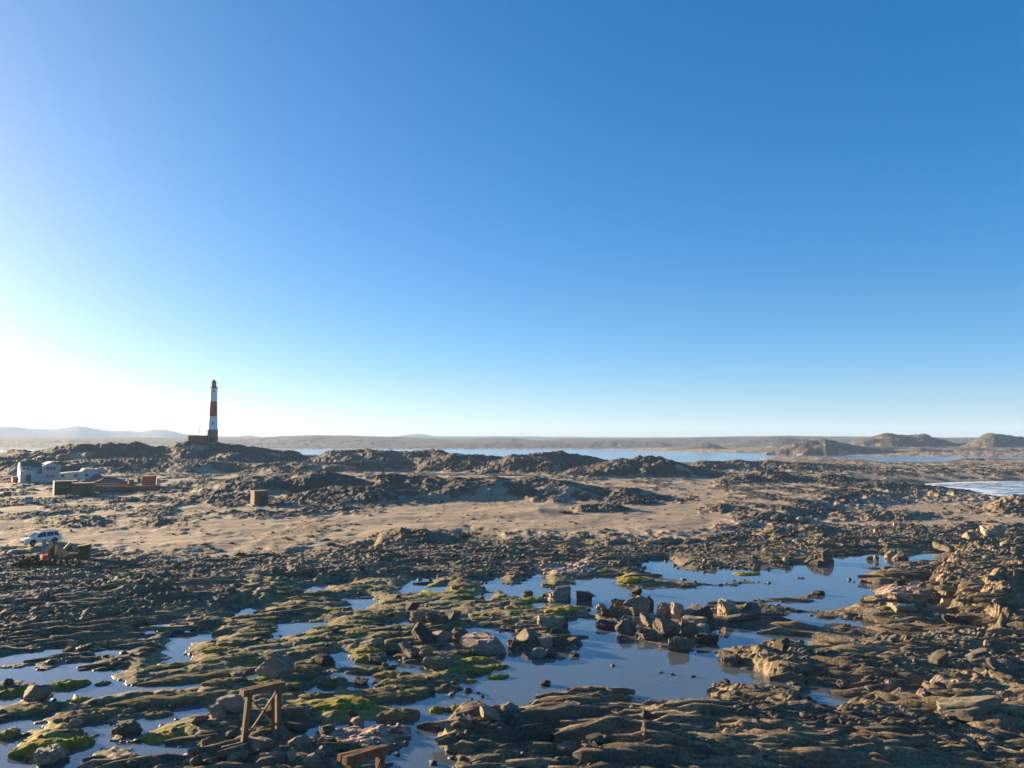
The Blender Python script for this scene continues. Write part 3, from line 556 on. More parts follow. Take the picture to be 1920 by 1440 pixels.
M = dict(
 ground=m_ground(), ledge=m_ledge(),
 rock=m_rock('boulder_stone', (.23, .18, .13)), pale=m_rock('pale_stone', (.31, .24, .165), 0, 1.0, True), dark=m_rock('dark_stone', (.115, .095, .075)),
 pinkst=m_rock('pinkish_stone', (.36, .25, .185)), mossrock=m_rock('moss_flecked_stone', (.17, .14, .10), .55),
 moss_olive=m_moss('olive_moss', (.08, .060, .028), (.17, .132, .062), (.29, .232, .118)), moss_green=m_moss('bright_moss', (.10, .085, .018), (.22, .19, .035), (.36, .31, .07)),
 pool=m_water('pool_water', (.55, .62, .66), ((.24, .27, .30), .38), 1.75, .05, 2.2), sea=m_water('sea_water', (.2, .3, .35), ((.05, .12, .19), .85), 1.36, .35, .5, True),
 towerwhite=m_plain('tower_white_paint', (.78, .77, .74), .6, .08, .8), white=m_plain('white_paint', (.50, .48, .44), .6, .12, .8), red=m_plain('red_paint', (.45, .05, .035), .6, .15, .8), stone=m_plain('tower_stone', (.20, .165, .135), .9, .35, 2.5, .2, 0, .8),
 black=m_plain('dark_iron', (.035, .03, .028), .5, .3), glass=m_glass('window_glass'), lamp_glass=m_plain('lantern_glass', (.62, .52, .38), .15, .1, 1.0, .5),
 redwall=m_plain('red_plaster', (.42, .08, .05), .85, .25, 1.0), brick=m_plain('brown_brick', (.42, .14, .08), .9, .3, 4.0), roof=m_plain('brown_roof', (.30, .115, .08), .85, .25, 2.0), greyroof=m_plain('grey_brown_roof', (.115, .095, .07), .85, .25, 2.0),
 orange=m_plain('orange_plaster', (.45, .13, .055), .85, .2, 1.0), green=m_plain('green_sheet', (.035, .17, .045), .7, .25, 1.5), dkgreen=m_plain('dark_green_board', (.05, .085, .035), .8, .25, 2.0), hutbrick=m_plain('hut_brick', (.19, .115, .065), .9, .35, 4.0), olive=m_plain('olive_board', (.17, .125, .06), .85, .3, 2.0),
 cream=m_plain('cream_plaster', (.62, .54, .36), .8, .1), greyblue=m_plain('grey_blue_sheet', (.22, .27, .29), .7, .2), tan=m_plain('tan_plank', (.48, .35, .19), .8, .3, 3.0), wood=m_wood('weathered_timber', (.135, .085, .048)), wood2=m_wood('rusty_timber', (.15, .075, .036)),
 carpaint=m_plain('white_car_paint', (.74, .70, .63), .25, .03, 2.0, .5, 0, 0.0), rubber=m_plain('tyre_rubber', (.02, .02, .02), .9, .2), rim=m_plain('alloy', (.35, .35, .36), .35, .1, 2, .5, .8, 0), carglass=m_glass('car_glass', (.02, .025, .03)), lens=m_plain('lamp_lens', (.6, .62, .65), .15, .05, 2, .6, 0, 0), tail=m_plain('tail_lens', (.4, .02, .015), .2, .1),
 jacket=m_plain('pale_jacket', (.50, .56, .66), .9, .1, 8), bluebag=m_plain('blue_cloth', (.06, .10, .32), .9, .1, 8), trousers=m_plain('dark_trousers', (.025, .025, .035), .9, .2, 8), skin=m_plain('skin', (.42, .26, .18), .6, .08, 8), hair=m_plain('hood_cloth', (.55, .58, .64), .9, .1, 8),
 shrub=m_plain('dry_shrub', (.085, .062, .030), .95, .4, 6.0, .1), hill_far=m_hill('far_hill', (.12, .11, .11)), hill_near=m_hill('coast_hill', (.12, .10, .09)),
)
# ------------------------------------------------------------------ object helpers
COL = sc.collection
def link(name, me, mat=None, parent=None, loc=None, rotz=None):
    o = bpy.data.objects.new(name, me); COL.objects.link(o)
    if mat is not None and me is not None and not me.materials: me.materials.append(M[mat] if isinstance(mat, str) else mat)
    if parent is not None: o.parent = parent
    if loc is not None: o.location = loc
    if rotz is not None: o.rotation_euler = (0, 0, rotz)
    return o
def tag(o, label=None, cat=None, group=None, kind=None):
    if label: o['label'] = label
    if cat: o['category'] = cat
    if group: o['group'] = group
    if kind: o['kind'] = kind
    return o
def thing(name, loc, rotz, label, cat, group=None):
    o = bpy.data.objects.new(name, None); COL.objects.link(o); o.location = loc; o.rotation_euler = (0, 0, rotz); o.empty_display_size = .3
    return tag(o, label, cat, group)
def mesh_np(name, V, Fq, smooth=False):
    me = bpy.data.meshes.new(name); V = np.asarray(V, np.float32); Fq = np.asarray(Fq, np.int32)
    k = Fq.shape[1]
    me.vertices.add(len(V)); me.vertices.foreach_set('co', V.ravel())
    me.loops.add(Fq.size); me.loops.foreach_set('vertex_index', Fq.ravel())
    me.polygons.add(len(Fq)); me.polygons.foreach_set('loop_start', np.arange(0, Fq.size, k, dtype=np.int32))
    if smooth: me.polygons.foreach_set('use_smooth', np.ones(len(Fq), bool))
    me.update(calc_edges=True); me.validate(); return me
class MB:
    """collects solids; build() makes them one mesh object"""
    def __init__(s): s.bm = bmesh.new()
    def box(s, x0, x1, y0, y1, z0, z1, bev=0.0):
        r = bmesh.ops.create_cube(s.bm, size=1.0); vs = r['verts']
        for v in vs: v.co = Vector((x0 + (v.co.x + .5) * (x1 - x0), y0 + (v.co.y + .5) * (y1 - y0), z0 + (v.co.z + .5) * (z1 - z0)))
        if bev: bmesh.ops.bevel(s.bm, geom=list({e for v in vs for e in v.link_edges}), offset=bev, segments=1, affect='EDGES')
        return s
    def bar(s, a, b, wd, ht=None, jit=0.0, seed=0):
        ht = ht or wd; a = Vector(a); b = Vector(b); d = b - a; L = d.length
        q = d.to_track_quat('Z', 'Y'); rr = random.Random(seed); rings = []
        for r_ in (range(5) if jit else (0, 4)):
            rings.append([s.bm.verts.new(a + q @ Vector((x * wd + rr.uniform(-1, 1) * jit, y * ht + rr.uniform(-1, 1) * jit, r_ / 4 * L))) for x, y in ((-.5, -.5), (.5, -.5), (.5, .5), (-.5, .5))])
        for A, B in zip(rings, rings[1:]):
            for k in range(4): s.bm.faces.new((A[k], A[(k + 1) % 4], B[(k + 1) % 4], B[k]))
        s.bm.faces.new(rings[0][::-1]); s.bm.faces.new(rings[-1])
        return s
    def lathe(s, prof, n=24, cx=0, cy=0, cap=True):
        rings = []
        for r, z in prof: rings.append([s.bm.verts.new((cx + r * math.cos(2 * math.pi * k / n), cy + r * math.sin(2 * math.pi * k / n), z)) for k in range(n)])
        for a, b in zip(rings, rings[1:]):
            for k in range(n): s.bm.faces.new((a[k], a[(k + 1) % n], b[(k + 1) % n], b[k]))
        if cap: s.bm.faces.new(rings[0][::-1]); s.bm.faces.new(rings[-1])
        return s
    def prism(s, pts, axis, a, b):
        """pts polygon in the two other axes, extruded along axis from a to b"""
        def co(p, w):
            return {'x': (w, p[0], p[1]), 'y': (p[0], w, p[1]), 'z': (p[0], p[1], w)}[axis]
        A = [s.bm.verts.new(co(p, a)) for p in pts]; B = [s.bm.verts.new(co(p, b)) for p in pts]
        s.bm.faces.new(A); s.bm.faces.new(B[::-1]); n = len(pts)
        for k in range(n): s.bm.faces.new((A[k], B[k], B[(k + 1) % n], A[(k + 1) % n]))
        return s
    def build(s, name, mat, parent=None, smooth=False, label=None):
        bmesh.ops.recalc_face_normals(s.bm, faces=s.bm.faces[:]); me = bpy.data.meshes.new(name); s.bm.to_mesh(me); s.bm.free()
        if smooth:
            me.polygons.foreach_set('use_smooth', np.ones(len(me.polygons), bool)); me.set_sharp_from_angle(angle=R(35))
        o = link(name, me, mat, parent)
        if label: o['label'] = label
        return o

# ------------------------------------------------------------------ the land
u_mid = np.linspace(-.71, .71, 950)
us = np.concatenate([np.linspace(-1.15, -.715, 46), u_mid, np.linspace(.715, 1.15, 46)])
lY = np.linspace(math.log(23.0), math.log(3600.0), 6000)
q = CAM_H * F / np.exp(lY)
dens = 385.0 * np.minimum(q, 690) / 640.0 + 88.0 * np.ones_like(lY) + 30.0 * np.exp(-((lY - 5.6) / .35) ** 2)
cum = np.concatenate([[0], np.cumsum((dens[1:] + dens[:-1]) / 2 * np.diff(lY))])
NR = int(cum[-1]) + 1
Ys = np.exp(np.interp(np.linspace(0, cum[-1], NR), cum, lY))
UU, YY = np.meshgrid(us, Ys); XX = UU * YY
g = ground(XX.ravel(), YY.ravel())
V = np.stack([XX.ravel(), YY.ravel(), g['h']], 1)
nc = len(us); i = np.arange(NR - 1)[:, None] * nc + np.arange(nc - 1)[None, :]
Fq = np.stack([i, i + 1, i + nc + 1, i + nc], -1).reshape(-1, 4)
me = mesh_np('ground', V, Fq, True)
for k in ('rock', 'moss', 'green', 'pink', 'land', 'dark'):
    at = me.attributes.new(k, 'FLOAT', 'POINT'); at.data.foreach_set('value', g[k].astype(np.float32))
fr_ = (g['rock'].reshape(NR, nc) > .4) & (g['moss'].reshape(NR, nc) < .3) & (YY < 400)
me.polygons.foreach_set('use_smooth', ~fr_[:-1, :-1].ravel())
gr_o = tag(link('ground', me, 'ground'), kind='structure')
print('ground', NR, nc, len(Fq) * 2, 'tris')
# a plain low skirt so the land goes on past the edges of the view
def sheet(name, u0, u1, y0, y1, nu, ny, z, mat, kind='structure', log=True):
    a = np.linspace(u0, u1, nu); b = np.exp(np.linspace(math.log(y0), math.log(y1), ny))
    A, B = np.meshgrid(a, b); V = np.stack([(A * B).ravel(), B.ravel(), np.full(A.size, z)], 1)
    i = np.arange(ny - 1)[:, None] * nu + np.arange(nu - 1)[None, :]
    me = mesh_np(name, V, np.stack([i, i + 1, i + nu + 1, i + nu], -1).reshape(-1, 4), True)
    return tag(link(name, me, mat), kind=kind), V
pool_o, _ = sheet('tide_pool_water', -1.14, 1.14, 23.2, 150, 30, 30, 0.0, 'pool')
sea_o, sv = sheet('sea', -1.14, 1.14, 175, 3500, 300, 220, 0.0, 'sea')
# foam: surf in the small inlet at right and thin lines along the beaches
sfd = sea_f(sv[:, 0], sv[:, 1]); pxs, pys = proj(sv[:, 0], sv[:, 1], sv[:, 2])
foam = np.where((pys > 895) & (pxs > 1650), .52 + .25 * fbm(sv[:, 0] * .06, sv[:, 1] * .03, 3, 7) + .3 * ss(-9, -1, sfd), .5 * ss(-14, -2, sfd) * (pys > 850))
at = sea_o.data.attributes.new('foam', 'FLOAT', 'POINT'); at.data.foreach_set('value', np.clip(foam, 0, 1).astype(np.float32))

# far ranges beyond the coast
def far_range(name, pts, Yd, depth, mat, seed, rows=26):
    xs = np.linspace(pts[0][0], pts[-1][0], 420)
    ys_ = np.interp(xs, [p[0] for p in pts], [p[1] for p in pts])
    W = np.array([at_y(x, y, Yd) for x, y in zip(xs, ys_)])
    V = []
    for r in range(rows):
        t = r / (rows - 1) * 2 - 1
        p = (1 - ss(0, 1, abs(t))) if r not in (0, rows - 1) else 0
        Y = np.full(len(xs), Yd + t * depth)
        n = fbm(W[:, 0] / (depth * .35), Y / (depth * .35), 5, seed); rd = ridged(W[:, 0] / (depth * .6), Y / (depth * .6), 4, seed + 3)
        z = -4 + (W[:, 2] + 4) * p * (1 + .0 * n) + (W[:, 2] * .22 * p * (n * (1 - p) + (rd - .7) * (1 - .6 * p)))
        V.append(np.stack([W[:, 0] * (Y / Yd), Y, z], 1))
    V = np.concatenate(V); n = len(xs); i = np.arange(rows - 1)[:, None] * n + np.arange(n - 1)[None, :]
    me = mesh_np(name, V, np.stack([i, i + 1, i + n + 1, i + n], -1).reshape(-1, 4), True)
    return tag(link(name, me, mat), kind='structure')
far_range('hills', [(-900,806),(-400,800),(-120,804),(0,799),(30,800),(55,803),(95,805),(125,801),(145,798),(160,800),(175,803),(205,807),(240,808),(265,809),(285,806),(305,805),(325,808),(345,813),(400,818),(440,818),(465,815.5),(490,819),(560,822),(680,822),(740,818),(770,814),(785,813),(800,815),(820,820),(860,824)], 5600, 700, 'hill_far', 3)
far_range('hills', [(-900,818),(-300,817),(0,817),(90,818),(180,820),(260,822),(330,820),(420,819),(520,822),(640,822),(760,818),(860,818),(960,818),(1050,819),(1200,820),(1320,819),(1400,817.5),(1500,819),(1700,820),(1900,820),(2600,820)], 4000, 450, 'hill_far', 9)
far_range('hills', [(-900,828),(-200,824),(-20,825),(60,822),(130,821),(200,824),(270,823),(330,827),(420,832),(500,838)], 2900, 330, 'hill_near', 15)
# ------------------------------------------------------------------ air
hz = MB().box(-4300, 4300, -60, 6600, -7, 135).build('haze', None); tag(hz, kind='stuff')
hm, ht = new_mat('sea_air'); hn = ht.nodes
pv = hn.new('ShaderNodeVolumePrincipled'); pv.inputs['Density'].default_value = 1.1e-4; pv.inputs['Anisotropy'].default_value = .05; pv.inputs['Color'].default_value = (.52, .71, 1.0, 1)
ho = hn.new('ShaderNodeOutputMaterial'); ht.links.new(pv.outputs[0], ho.inputs['Volume']); hz.data.materials.append(hm)

# ------------------------------------------------------------------ placing things
def drop(pts):
    """photo pixels -> world points on the land or water surface"""
    P = np.array(pts, float); z = np.full(len(P), .3)
    u = (P[:, 0] - 960) / F; v = (720 - P[:, 1]) / F
    dx, dy, dz = u, CT - v * ST, ST + v * CT
    for _ in range(7):
        t = (z - CAM_H) / dz; X = dx * t; Y = dy * t
        z = .5 * z + .5 * np.maximum(ground(X, Y)['h'], 0)
    return np.stack([X, Y, np.maximum(ground(X, Y)['h'], 0)], 1)
def mpp(p): return (p[1] * CT + (p[2] - CAM_H) * ST) / F
def face(p): return math.atan2(-p[0], p[1])

# ------------------------------------------------------------------ lighthouse on its hill
LY = 350.0
lb = at_y(398, 829.5, LY); k = mpp(lb)
g0 = min(gz(lb[0] + dx, LY + dy) for dx in (-2, 0, 2) for dy in (-2.5, 0))
lh = thing('lighthouse', (lb[0], LY, lb[2]), face(lb), 'tall round lighthouse with red and white bands on the ridge', 'lighthouse')
zz = lambda py: (829.5 - py) * k
dn = min(0, g0 - lb[2]) - .6
b_ = MB().lathe([(10.2 * k, dn), (9.9 * k, zz(829)), (9.5 * k, zz(807)), (9.9 * k, zz(806.4)), (9.9 * k, zz(805.6))], 28).build('stone_base', 'stone', lh, True, 'brown stone drum at the foot of the tower')
MB().box(-1.0, 1.0, -10.15 * k, -9.4 * k, zz(829), zz(821)).build('door', 'black', b_)
def band(y0, y1, w0, w1, mat, lab):
    return MB().lathe([(w0 * k / 2, zz(y0)), ((w0 + w1) * k / 4, zz((y0 + y1) / 2)), (w1 * k / 2, zz(y1))], 32).build('tower_band', mat, lh, True, lab)
b1 = band(805.6, 780.8, 17.4, 15.4, 'towerwhite', 'lower white painted band of the tower'); b2 = band(780.8, 752.5, 15.4, 13.3, 'red', 'red painted band of the tower'); b3 = band(752.5, 727, 13.3, 12.3, 'towerwhite', 'upper white painted band of the tower')
for yy, wd, par in ((794, 16.6, b1), (733.5, 12.7, b3)):
    MB().box(-.30, .30, -wd * k / 2 - .06, -wd * k / 2 + .35, zz(yy + 2), zz(yy - 2)).build('window', 'glass', par)
ga = MB().lathe([(6.2 * k, zz(728)), (7.6 * k, zz(727)), (7.6 * k, zz(726)), (5.0 * k, zz(725.9))], 28).build('gallery', 'black', lh, True)
rl = MB()
for a in range(16):
    t = 2 * math.pi * a / 16; rl.bar((7.3 * k * math.cos(t), 7.3 * k * math.sin(t), zz(726)), (7.3 * k * math.cos(t), 7.3 * k * math.sin(t), zz(722)), .06)
for yy in (722, 724):
    for a in range(16):
        t = 2 * math.pi * a / 16; t2 = 2 * math.pi * (a + 1) / 16
        rl.bar((7.3 * k * math.cos(t), 7.3 * k * math.sin(t), zz(yy)), (7.3 * k * math.cos(t2), 7.3 * k * math.sin(t2), zz(yy)), .05)
rl.build('railing', 'black', ga)
lr = MB().lathe([(4.2 * k, zz(726)), (4.2 * k, zz(721.8))], 20).build('lantern_wall', 'red', lh, True)
MB().lathe([(3.9 * k, zz(721.8)), (3.9 * k, zz(717))], 16).build('lantern_glazing', 'lamp_glass', lr)
gb = MB()
for a in range(10):
    t = 2 * math.pi * a / 10; gb.bar((4.0 * k * math.cos(t), 4.0 * k * math.sin(t), zz(721.8)), (4.0 * k * math.cos(t), 4.0 * k * math.sin(t), zz(717)), .11)
gb.build('glazing_bars', 'black', lr)
rf = MB().lathe([(5.3 * k, zz(717.2)), (5.2 * k, zz(716.6)), (3.6 * k, zz(715)), (1.8 * k, zz(712.6)), (.7 * k, zz(711.4)), (.25 * k, zz(710.8))], 20).build('lantern_roof', 'black', lh, True)
MB().lathe([(.3 * k, zz(711)), (.45 * k, zz(710.4)), (.15 * k, zz(709.8)), (.1 * k, zz(708.2))], 8).build('finial', 'black', rf)
# red building at its foot
ab = at_y(372, 828.5, LY - 4); ka = mpp(ab)
an = thing('keeper_store', ab, face(ab), 'low red flat-roofed building joined to the foot of the lighthouse', 'building')
wl_ = MB().box(-17.5 * ka, 15.5 * ka, 0, 5, -3.5, 11 * ka).build('wall', 'redwall', an)
MB().box(-17.9 * ka, 15.6 * ka, -.15, 5.2, 11 * ka, 11 * ka + .25).build('roof', 'red', an)
MB().box(-18.1 * ka, -17.5 * ka, -.2, 5.1, -3, 11 * ka - .02).build('end_wall', 'white', an, False, 'white end wall')  # thin white slab over the left end of the red walls
for x0 in (-11, -6, -1, 5, 10):
    wv = MB().box(x0 * ka - .35, x0 * ka + .35, -.05, .1, 1.0, 1.9).build('window', 'glass', wl_); 
mb_ = at_y(370.5, 818, LY - 2); ms = thing('signal_mast', (mb_[0], mb_[1], mb_[2] - .6), face(mb_), 'thin steel gantry rising above the red building by the lighthouse', 'mast')
for x0, h0 in ((-.75, 3.7), (.75, 4.7)): MB().bar((x0, 0, 0), (x0, 0, h0), .16).build('post', 'greyblue', ms)
MB().bar((-.85, 0, 3.75), (.85, 0, 4.75), .16).bar((-.75, 0, 2.6), (.75, 0, 2.6), .08).bar((-1.6, 0, 3.1), (-.7, 0, 3.2), .1).build('crossbar', 'greyblue', ms)

# ------------------------------------------------------------------ the houses below the hill
def bld(name, px, py, label, cat='building', turn=0.0, Yf=None):
    p = drop([(px, py)])[0] if Yf is None else np.array(at_y(px, py, Yf)); t = thing(name, tuple(p), face(p) + turn, label, cat); return t, mpp(p)
def win(par, x0, x1, z0, z1, y=0.0, mat='glass', mull=0):
    o = MB().box(x0, x1, y - .04, y + .12, z0, z1).build('window', mat, par)
    MB().box(x0 - .12, x1 + .12, y - .07, y + .06, z1, z1 + .12).build('lintel', 'white', par); MB().box(x0 - .12, x1 + .12, y - .10, y + .06, z0 - .13, z0).build('sill', 'white', par)
    for i in range(mull):
        x = x0 + (x1 - x0) * (i + 1) / (mull + 1); MB().box(x - .04, x + .04, y - .065, y - .03, z0, z1).build('mullion', 'white', par)
    return o
hs, s = bld('white_house', 76, 903, 'two-storey white house with gabled wing, arched porch and dark roof', 'house', .10)
wl_ = MB().box(-32 * s, 2 * s, 3.2, 10, -1.5, 29 * s).build('wall', 'white', hs)
MB().prism([(2.7, 28.5 * s), (6.6, 38 * s), (10.5, 28.5 * s)], 'x', -32.6 * s, 4 * s).build('roof', 'greyroof', hs)
MB().box(-32.8 * s, -30.8 * s, 2.6, 3.5, 28 * s, 37.5 * s).build('chimney', 'white', hs)
dw = MB().box(-30.5 * s, -16 * s, 2.5, 4.5, 22.5 * s, 29.4 * s).build('dormer', 'white', hs)
win(dw, -27.5 * s, -24 * s, 24 * s, 28 * s, 2.5); win(dw, -22 * s, -18 * s, 24 * s, 28 * s, 2.5)
pr = MB().box(-33.5 * s, -8 * s, -1.2, 3.15, -1.5, 22 * s).build('porch', 'white', hs)
MB().box(-8 * s + .01, 2.2 * s, -1.0, 3.1, -1.5, 15.5 * s).build('courtyard_wall', 'white', hs)
arc = [(-24.5 * s, .1), (-16 * s, .1)] + [(-20.25 * s + 4.25 * s * math.cos(a), 11.5 * s + 4.25 * s * math.sin(a)) for a in np.linspace(0, math.pi, 9)]
MB().prism(arc, 'y', -1.26, -1.1).build('arched_doorway', 'glass', pr)
MB().box(-35 * s, -7.5 * s, -1.6, -1.25, -1.5, 2.2 * s).build('step', 'white', pr)
gw = MB().box(2.5 * s, 30.5 * s, -.8, 9, -1.5, 30 * s).prism([(2.5 * s, 30 * s), (16.5 * s, 36.5 * s), (30.5 * s, 30 * s)], 'y', -.8, 9).build('gable_wing', 'white', hs)
MB().prism([(1.6 * s, 29.8 * s), (16.5 * s, 36.9 * s), (31.4 * s, 29.8 * s), (31.4 * s, 30.5 * s), (16.5 * s, 37.7 * s), (1.6 * s, 30.5 * s)], 'y', -.95, 9.2).build('gable_trim', 'white', gw)
win(gw, 8 * s, 22.5 * s, 23 * s, 28.5 * s, -.8, 'glass', 2); win(gw, 7.5 * s, 22.5 * s, 8.5 * s, 14.5 * s, -.8, 'glass', 2)
ob, s = bld('outhouse', 33, 904.5, 'small brown outhouse just left of the white house', 'shed', .1)
MB().box(-8 * s, 7 * s, 0, 3.0, -1, 9.5 * s).build('wall', 'brick', ob); MB().box(-8.6 * s, 7.6 * s, -.3, 3.3, 9.5 * s, 10.4 * s).build('roof', 'greyroof', ob); MB().box(-1.5 * s, 2.5 * s, -.06, .1, 0, 7 * s).build('door', 'black', ob)
wa, s = bld('white_annex', 140, 899, 'long low white wall-sided annex between white house and brown roofs', 'building', .16)
MB().prism([(-32 * s, -1), (33 * s, -1), (33 * s, 15 * s), (-10 * s, 13.5 * s), (-32 * s, 11 * s)], 'y', 0, 6).build('wall', 'white', wa)
MB().prism([(12 * s, 15.2 * s), (33 * s, 15.2 * s), (33 * s, 20 * s), (17 * s, 20 * s)], 'y', .6, 5).build('roof_room', 'cream', wa, False, 'cream box on the annex roof')
MB().box(34 * s, 46 * s, 4, 9, -1, 18 * s).build('back_room', 'white', wa)
for x0 in (-20, 2, 20): win(wa, x0 * s - .5, x0 * s + .5, 5 * s, 10 * s, 0)
br, s = bld('brown_roofed_house', 200, 917, 'low house with two brown hipped roofs behind the red wall', 'house', -.05)
MB().box(-30 * s, 32 * s, 3, 13, -1.5, 9 * s).build('wall', 'brick', br)
def hip(x0, x1, y0, y1, z0, z1):
    m = MB(); v = [m.bm.verts.new(c) for c in ((x0, y0, z0), (x1, y0, z0), (x1, y1, z0), (x0, y1, z0))]; mid = (y0 + y1) / 2; dxy = min((y1 - y0) / 2, (x1 - x0) * .42)
    a = m.bm.verts.new((x0 + dxy, mid, z1)); b = m.bm.verts.new((x1 - dxy, mid, z1))
    for f in ((v[0], v[1], b, a), (v[2], v[3], a, b), (v[1], v[2], b), (v[3], v[0], a), (v[3], v[2], v[1], v[0])): m.bm.faces.new(f)
    return m
hip(-44 * s, 2 * s, 7, 15, 11 * s, 25 * s).build('roof', 'roof', br, False, 'rear hipped roof'); hip(-30 * s, 34 * s, 2.4, 10, 9.6 * s, 21 * s).build('roof', 'roof', br, False, 'front hipped roof')
MB().box(-29 * s, 20 * s, 2.25, 2.4, 8.2 * s, 9.7 * s).build('fascia', 'cream', br)
MB().bar((-18 * s, 3.4, 13.2 * s), (-10 * s, 4.4, 16.2 * s), .3, .1).build('roof_panel', 'cream', br)
MB().box(36 * s, 44 * s, 6, 9, -1, 14 * s).build('side_block', 'greyroof', br); MB().lathe([(.35, 13 * s), (.35, 17.5 * s)], 10, 34 * s, 5).build('vent_pipe', 'white', br)
rw, s = bld('red_wall', 232, 922, 'long reddish brown boundary wall in front of the brown roofs', 'wall', -.02)
MB().prism([(-62 * s, -1.2), (62 * s, -1.2), (62 * s, 10.5 * s), (10 * s, 10 * s), (-20 * s, 11 * s), (-62 * s, 12 * s)], 'y', 0, .5).build('wall_panel', 'brick', rw)
MB().box(-62.3 * s, 10 * s, -.06, .56, 12.1 * s, 12.6 * s).build('coping', 'roof', rw)
for x0 in range(-54, 60, 16): MB().box(x0 * s - .18, x0 * s + .18, -.16, -.01, -1.2, 10 * s).build('pier', 'brick', rw)
MB().box(-29 * s, -19 * s, -.1, -.01, 4 * s, 11 * s).build('notice_board', 'greyblue', rw)
og, s = bld('orange_block', 279, 917, 'orange square building at the right end of the red wall', 'building', 0)
MB().box(-11.5 * s, 12 * s, 1, 5.5, -1.5, 23 * s).build('wall', 'orange', og); MB().box(-12 * s, 12.5 * s, .8, 5.7, 23 * s, 24 * s).build('parapet', 'orange', og); MB().box(-14.5 * s, -11.6 * s, .8, 3, 12 * s, 19 * s).build('lean_to', 'cream', og)
MB().box(9 * s, 12 * s, .9, 2, 24 * s, 26 * s).build('roof_box', 'cream', og); MB().box(-2 * s, 2 * s, .93, 1.05, 10 * s, 15 * s).build('window', 'glass', og)
gt, s = bld('water_tank', 296, 911, 'pale blue round water tank beside the orange building', 'tank', 0)
MB().lathe([(3 * s, -.8), (3 * s, 12.5 * s), (2.4 * s, 13.4 * s)], 16).build('tank_shell', 'greyblue', gt, True); MB().lathe([(.8 * s, 13.3 * s), (.8 * s, 14 * s)], 10).build('lid', 'black', gt)
gc, s = bld('green_cabin', 261, 906, 'small green cabin standing left of the orange building', 'cabin', 0)
MB().box(-3 * s, 3 * s, 2.5, 4.2, -1.0, 10 * s).build('wall', 'green', gc); MB().box(-3.4 * s, 3.4 * s, 2.3, 4.4, 10 * s, 10.7 * s).build('roof', 'dkgreen', gc)
gs, s = bld('green_shed', 124, 926, 'dark green shed with bright green sheet on its front', 'shed', .1)
MB().box(-19 * s, 19 * s, 0, 4.5, -1, 23 * s).build('wall', 'dkgreen', gs); MB().box(-19.6 * s, 19.6 * s, -.2, 4.7, 23 * s, 24.3 * s).build('roof', 'greyroof', gs)
MB().prism([(-17 * s, 11 * s), (7 * s, 11.5 * s), (5 * s, 16 * s), (-16 * s, 17.5 * s)], 'y', -.12, -.02).build('green_sheet', 'green', gs)
for i, x0 in enumerate((-19, -9.5, 0, 9.5)): MB().box(x0 * s - .08, x0 * s + .08, -.06, -.005, -1, 23 * s).build('batten', 'dkgreen', gs)
ow, s = bld('olive_store', 152, 928, 'olive brown board store at the left end of the red wall', 'shed', -.1)
MB().box(-16 * s, 20 * s, 0, 4, -1, 21 * s).build('wall', 'olive', ow); MB().box(-8 * s, 6 * s, -2.2, -.01, -1, 11 * s).build('low_wall', 'olive', ow); MB().box(-16.5 * s, 20.5 * s, -.2, 4.2, 21 * s, 22 * s).build('roof', 'roof', ow)
for x0 in (-10, -2, 6, 14): MB().box(x0 * s - .08, x0 * s + .08, -.07, -.005, 11 * s, 21 * s).build('batten', 'olive', ow)
po, s = bld('pole', 135, 928, 'thin pale pole standing before the green shed', 'pole'); MB().lathe([(.13, -.5), (.12, 25 * s), (.07, 25.5 * s)], 8).build('shaft', 'cream', po); MB().box(-.9, .5, -.4, .5, -.4, 1.6 * s).build('base_block', 'white', po)
lp, s = bld('lamp_post', 269.5, 884, 'slim lamp post with small white head below the lighthouse hill', 'lamp post'); MB().lathe([(.12, -.5), (.07, 15 * s)], 8).build('shaft', 'greyblue', lp); MB().lathe([(.1, 15 * s), (.42, 15.6 * s), (.3, 16.6 * s), (.05, 17 * s)], 10).build('lamp_head', 'white', lp)
fn_pts = drop([(x, y) for x, y in zip(np.linspace(262, 330, 12), np.linspace(885.5, 883, 12))])
fe = thing('fence', tuple(fn_pts[0]), 0, 'thin post fence running right from the lamp post', 'fence')
for i, p in enumerate(fn_pts): MB().bar(tuple(p - fn_pts[0]), tuple(p - fn_pts[0] + np.array([0, 0, 1.3])), .12).build('post', 'greyblue', fe)
for hh in (.5, 1.15):
    for a, b in zip(fn_pts, fn_pts[1:]): MB().bar(tuple(a - fn_pts[0] + np.array([0, .08, hh])), tuple(b - fn_pts[0] + np.array([0, .08, hh])), .05).build('rail', 'greyblue', fe)
sb, s = bld('sign_board', 13, 934, 'dark information board on two posts at the far left edge', 'sign', .2)
for x0 in (-5, 5): MB().bar((x0 * s, 0, -.3), (x0 * s, 0, 9 * s), .14).build('post', 'wood', sb)
MB().box(-6.5 * s, 6.5 * s, -.12, .06, 4 * s, 9.5 * s, .02).build('board', 'olive', sb); MB().prism([(-7.5 * s, 9.6 * s), (7.5 * s, 9.6 * s), (6 * s, 12 * s), (-6 * s, 12 * s)], 'y', -.35, .3).build('roof', 'greyroof', sb)
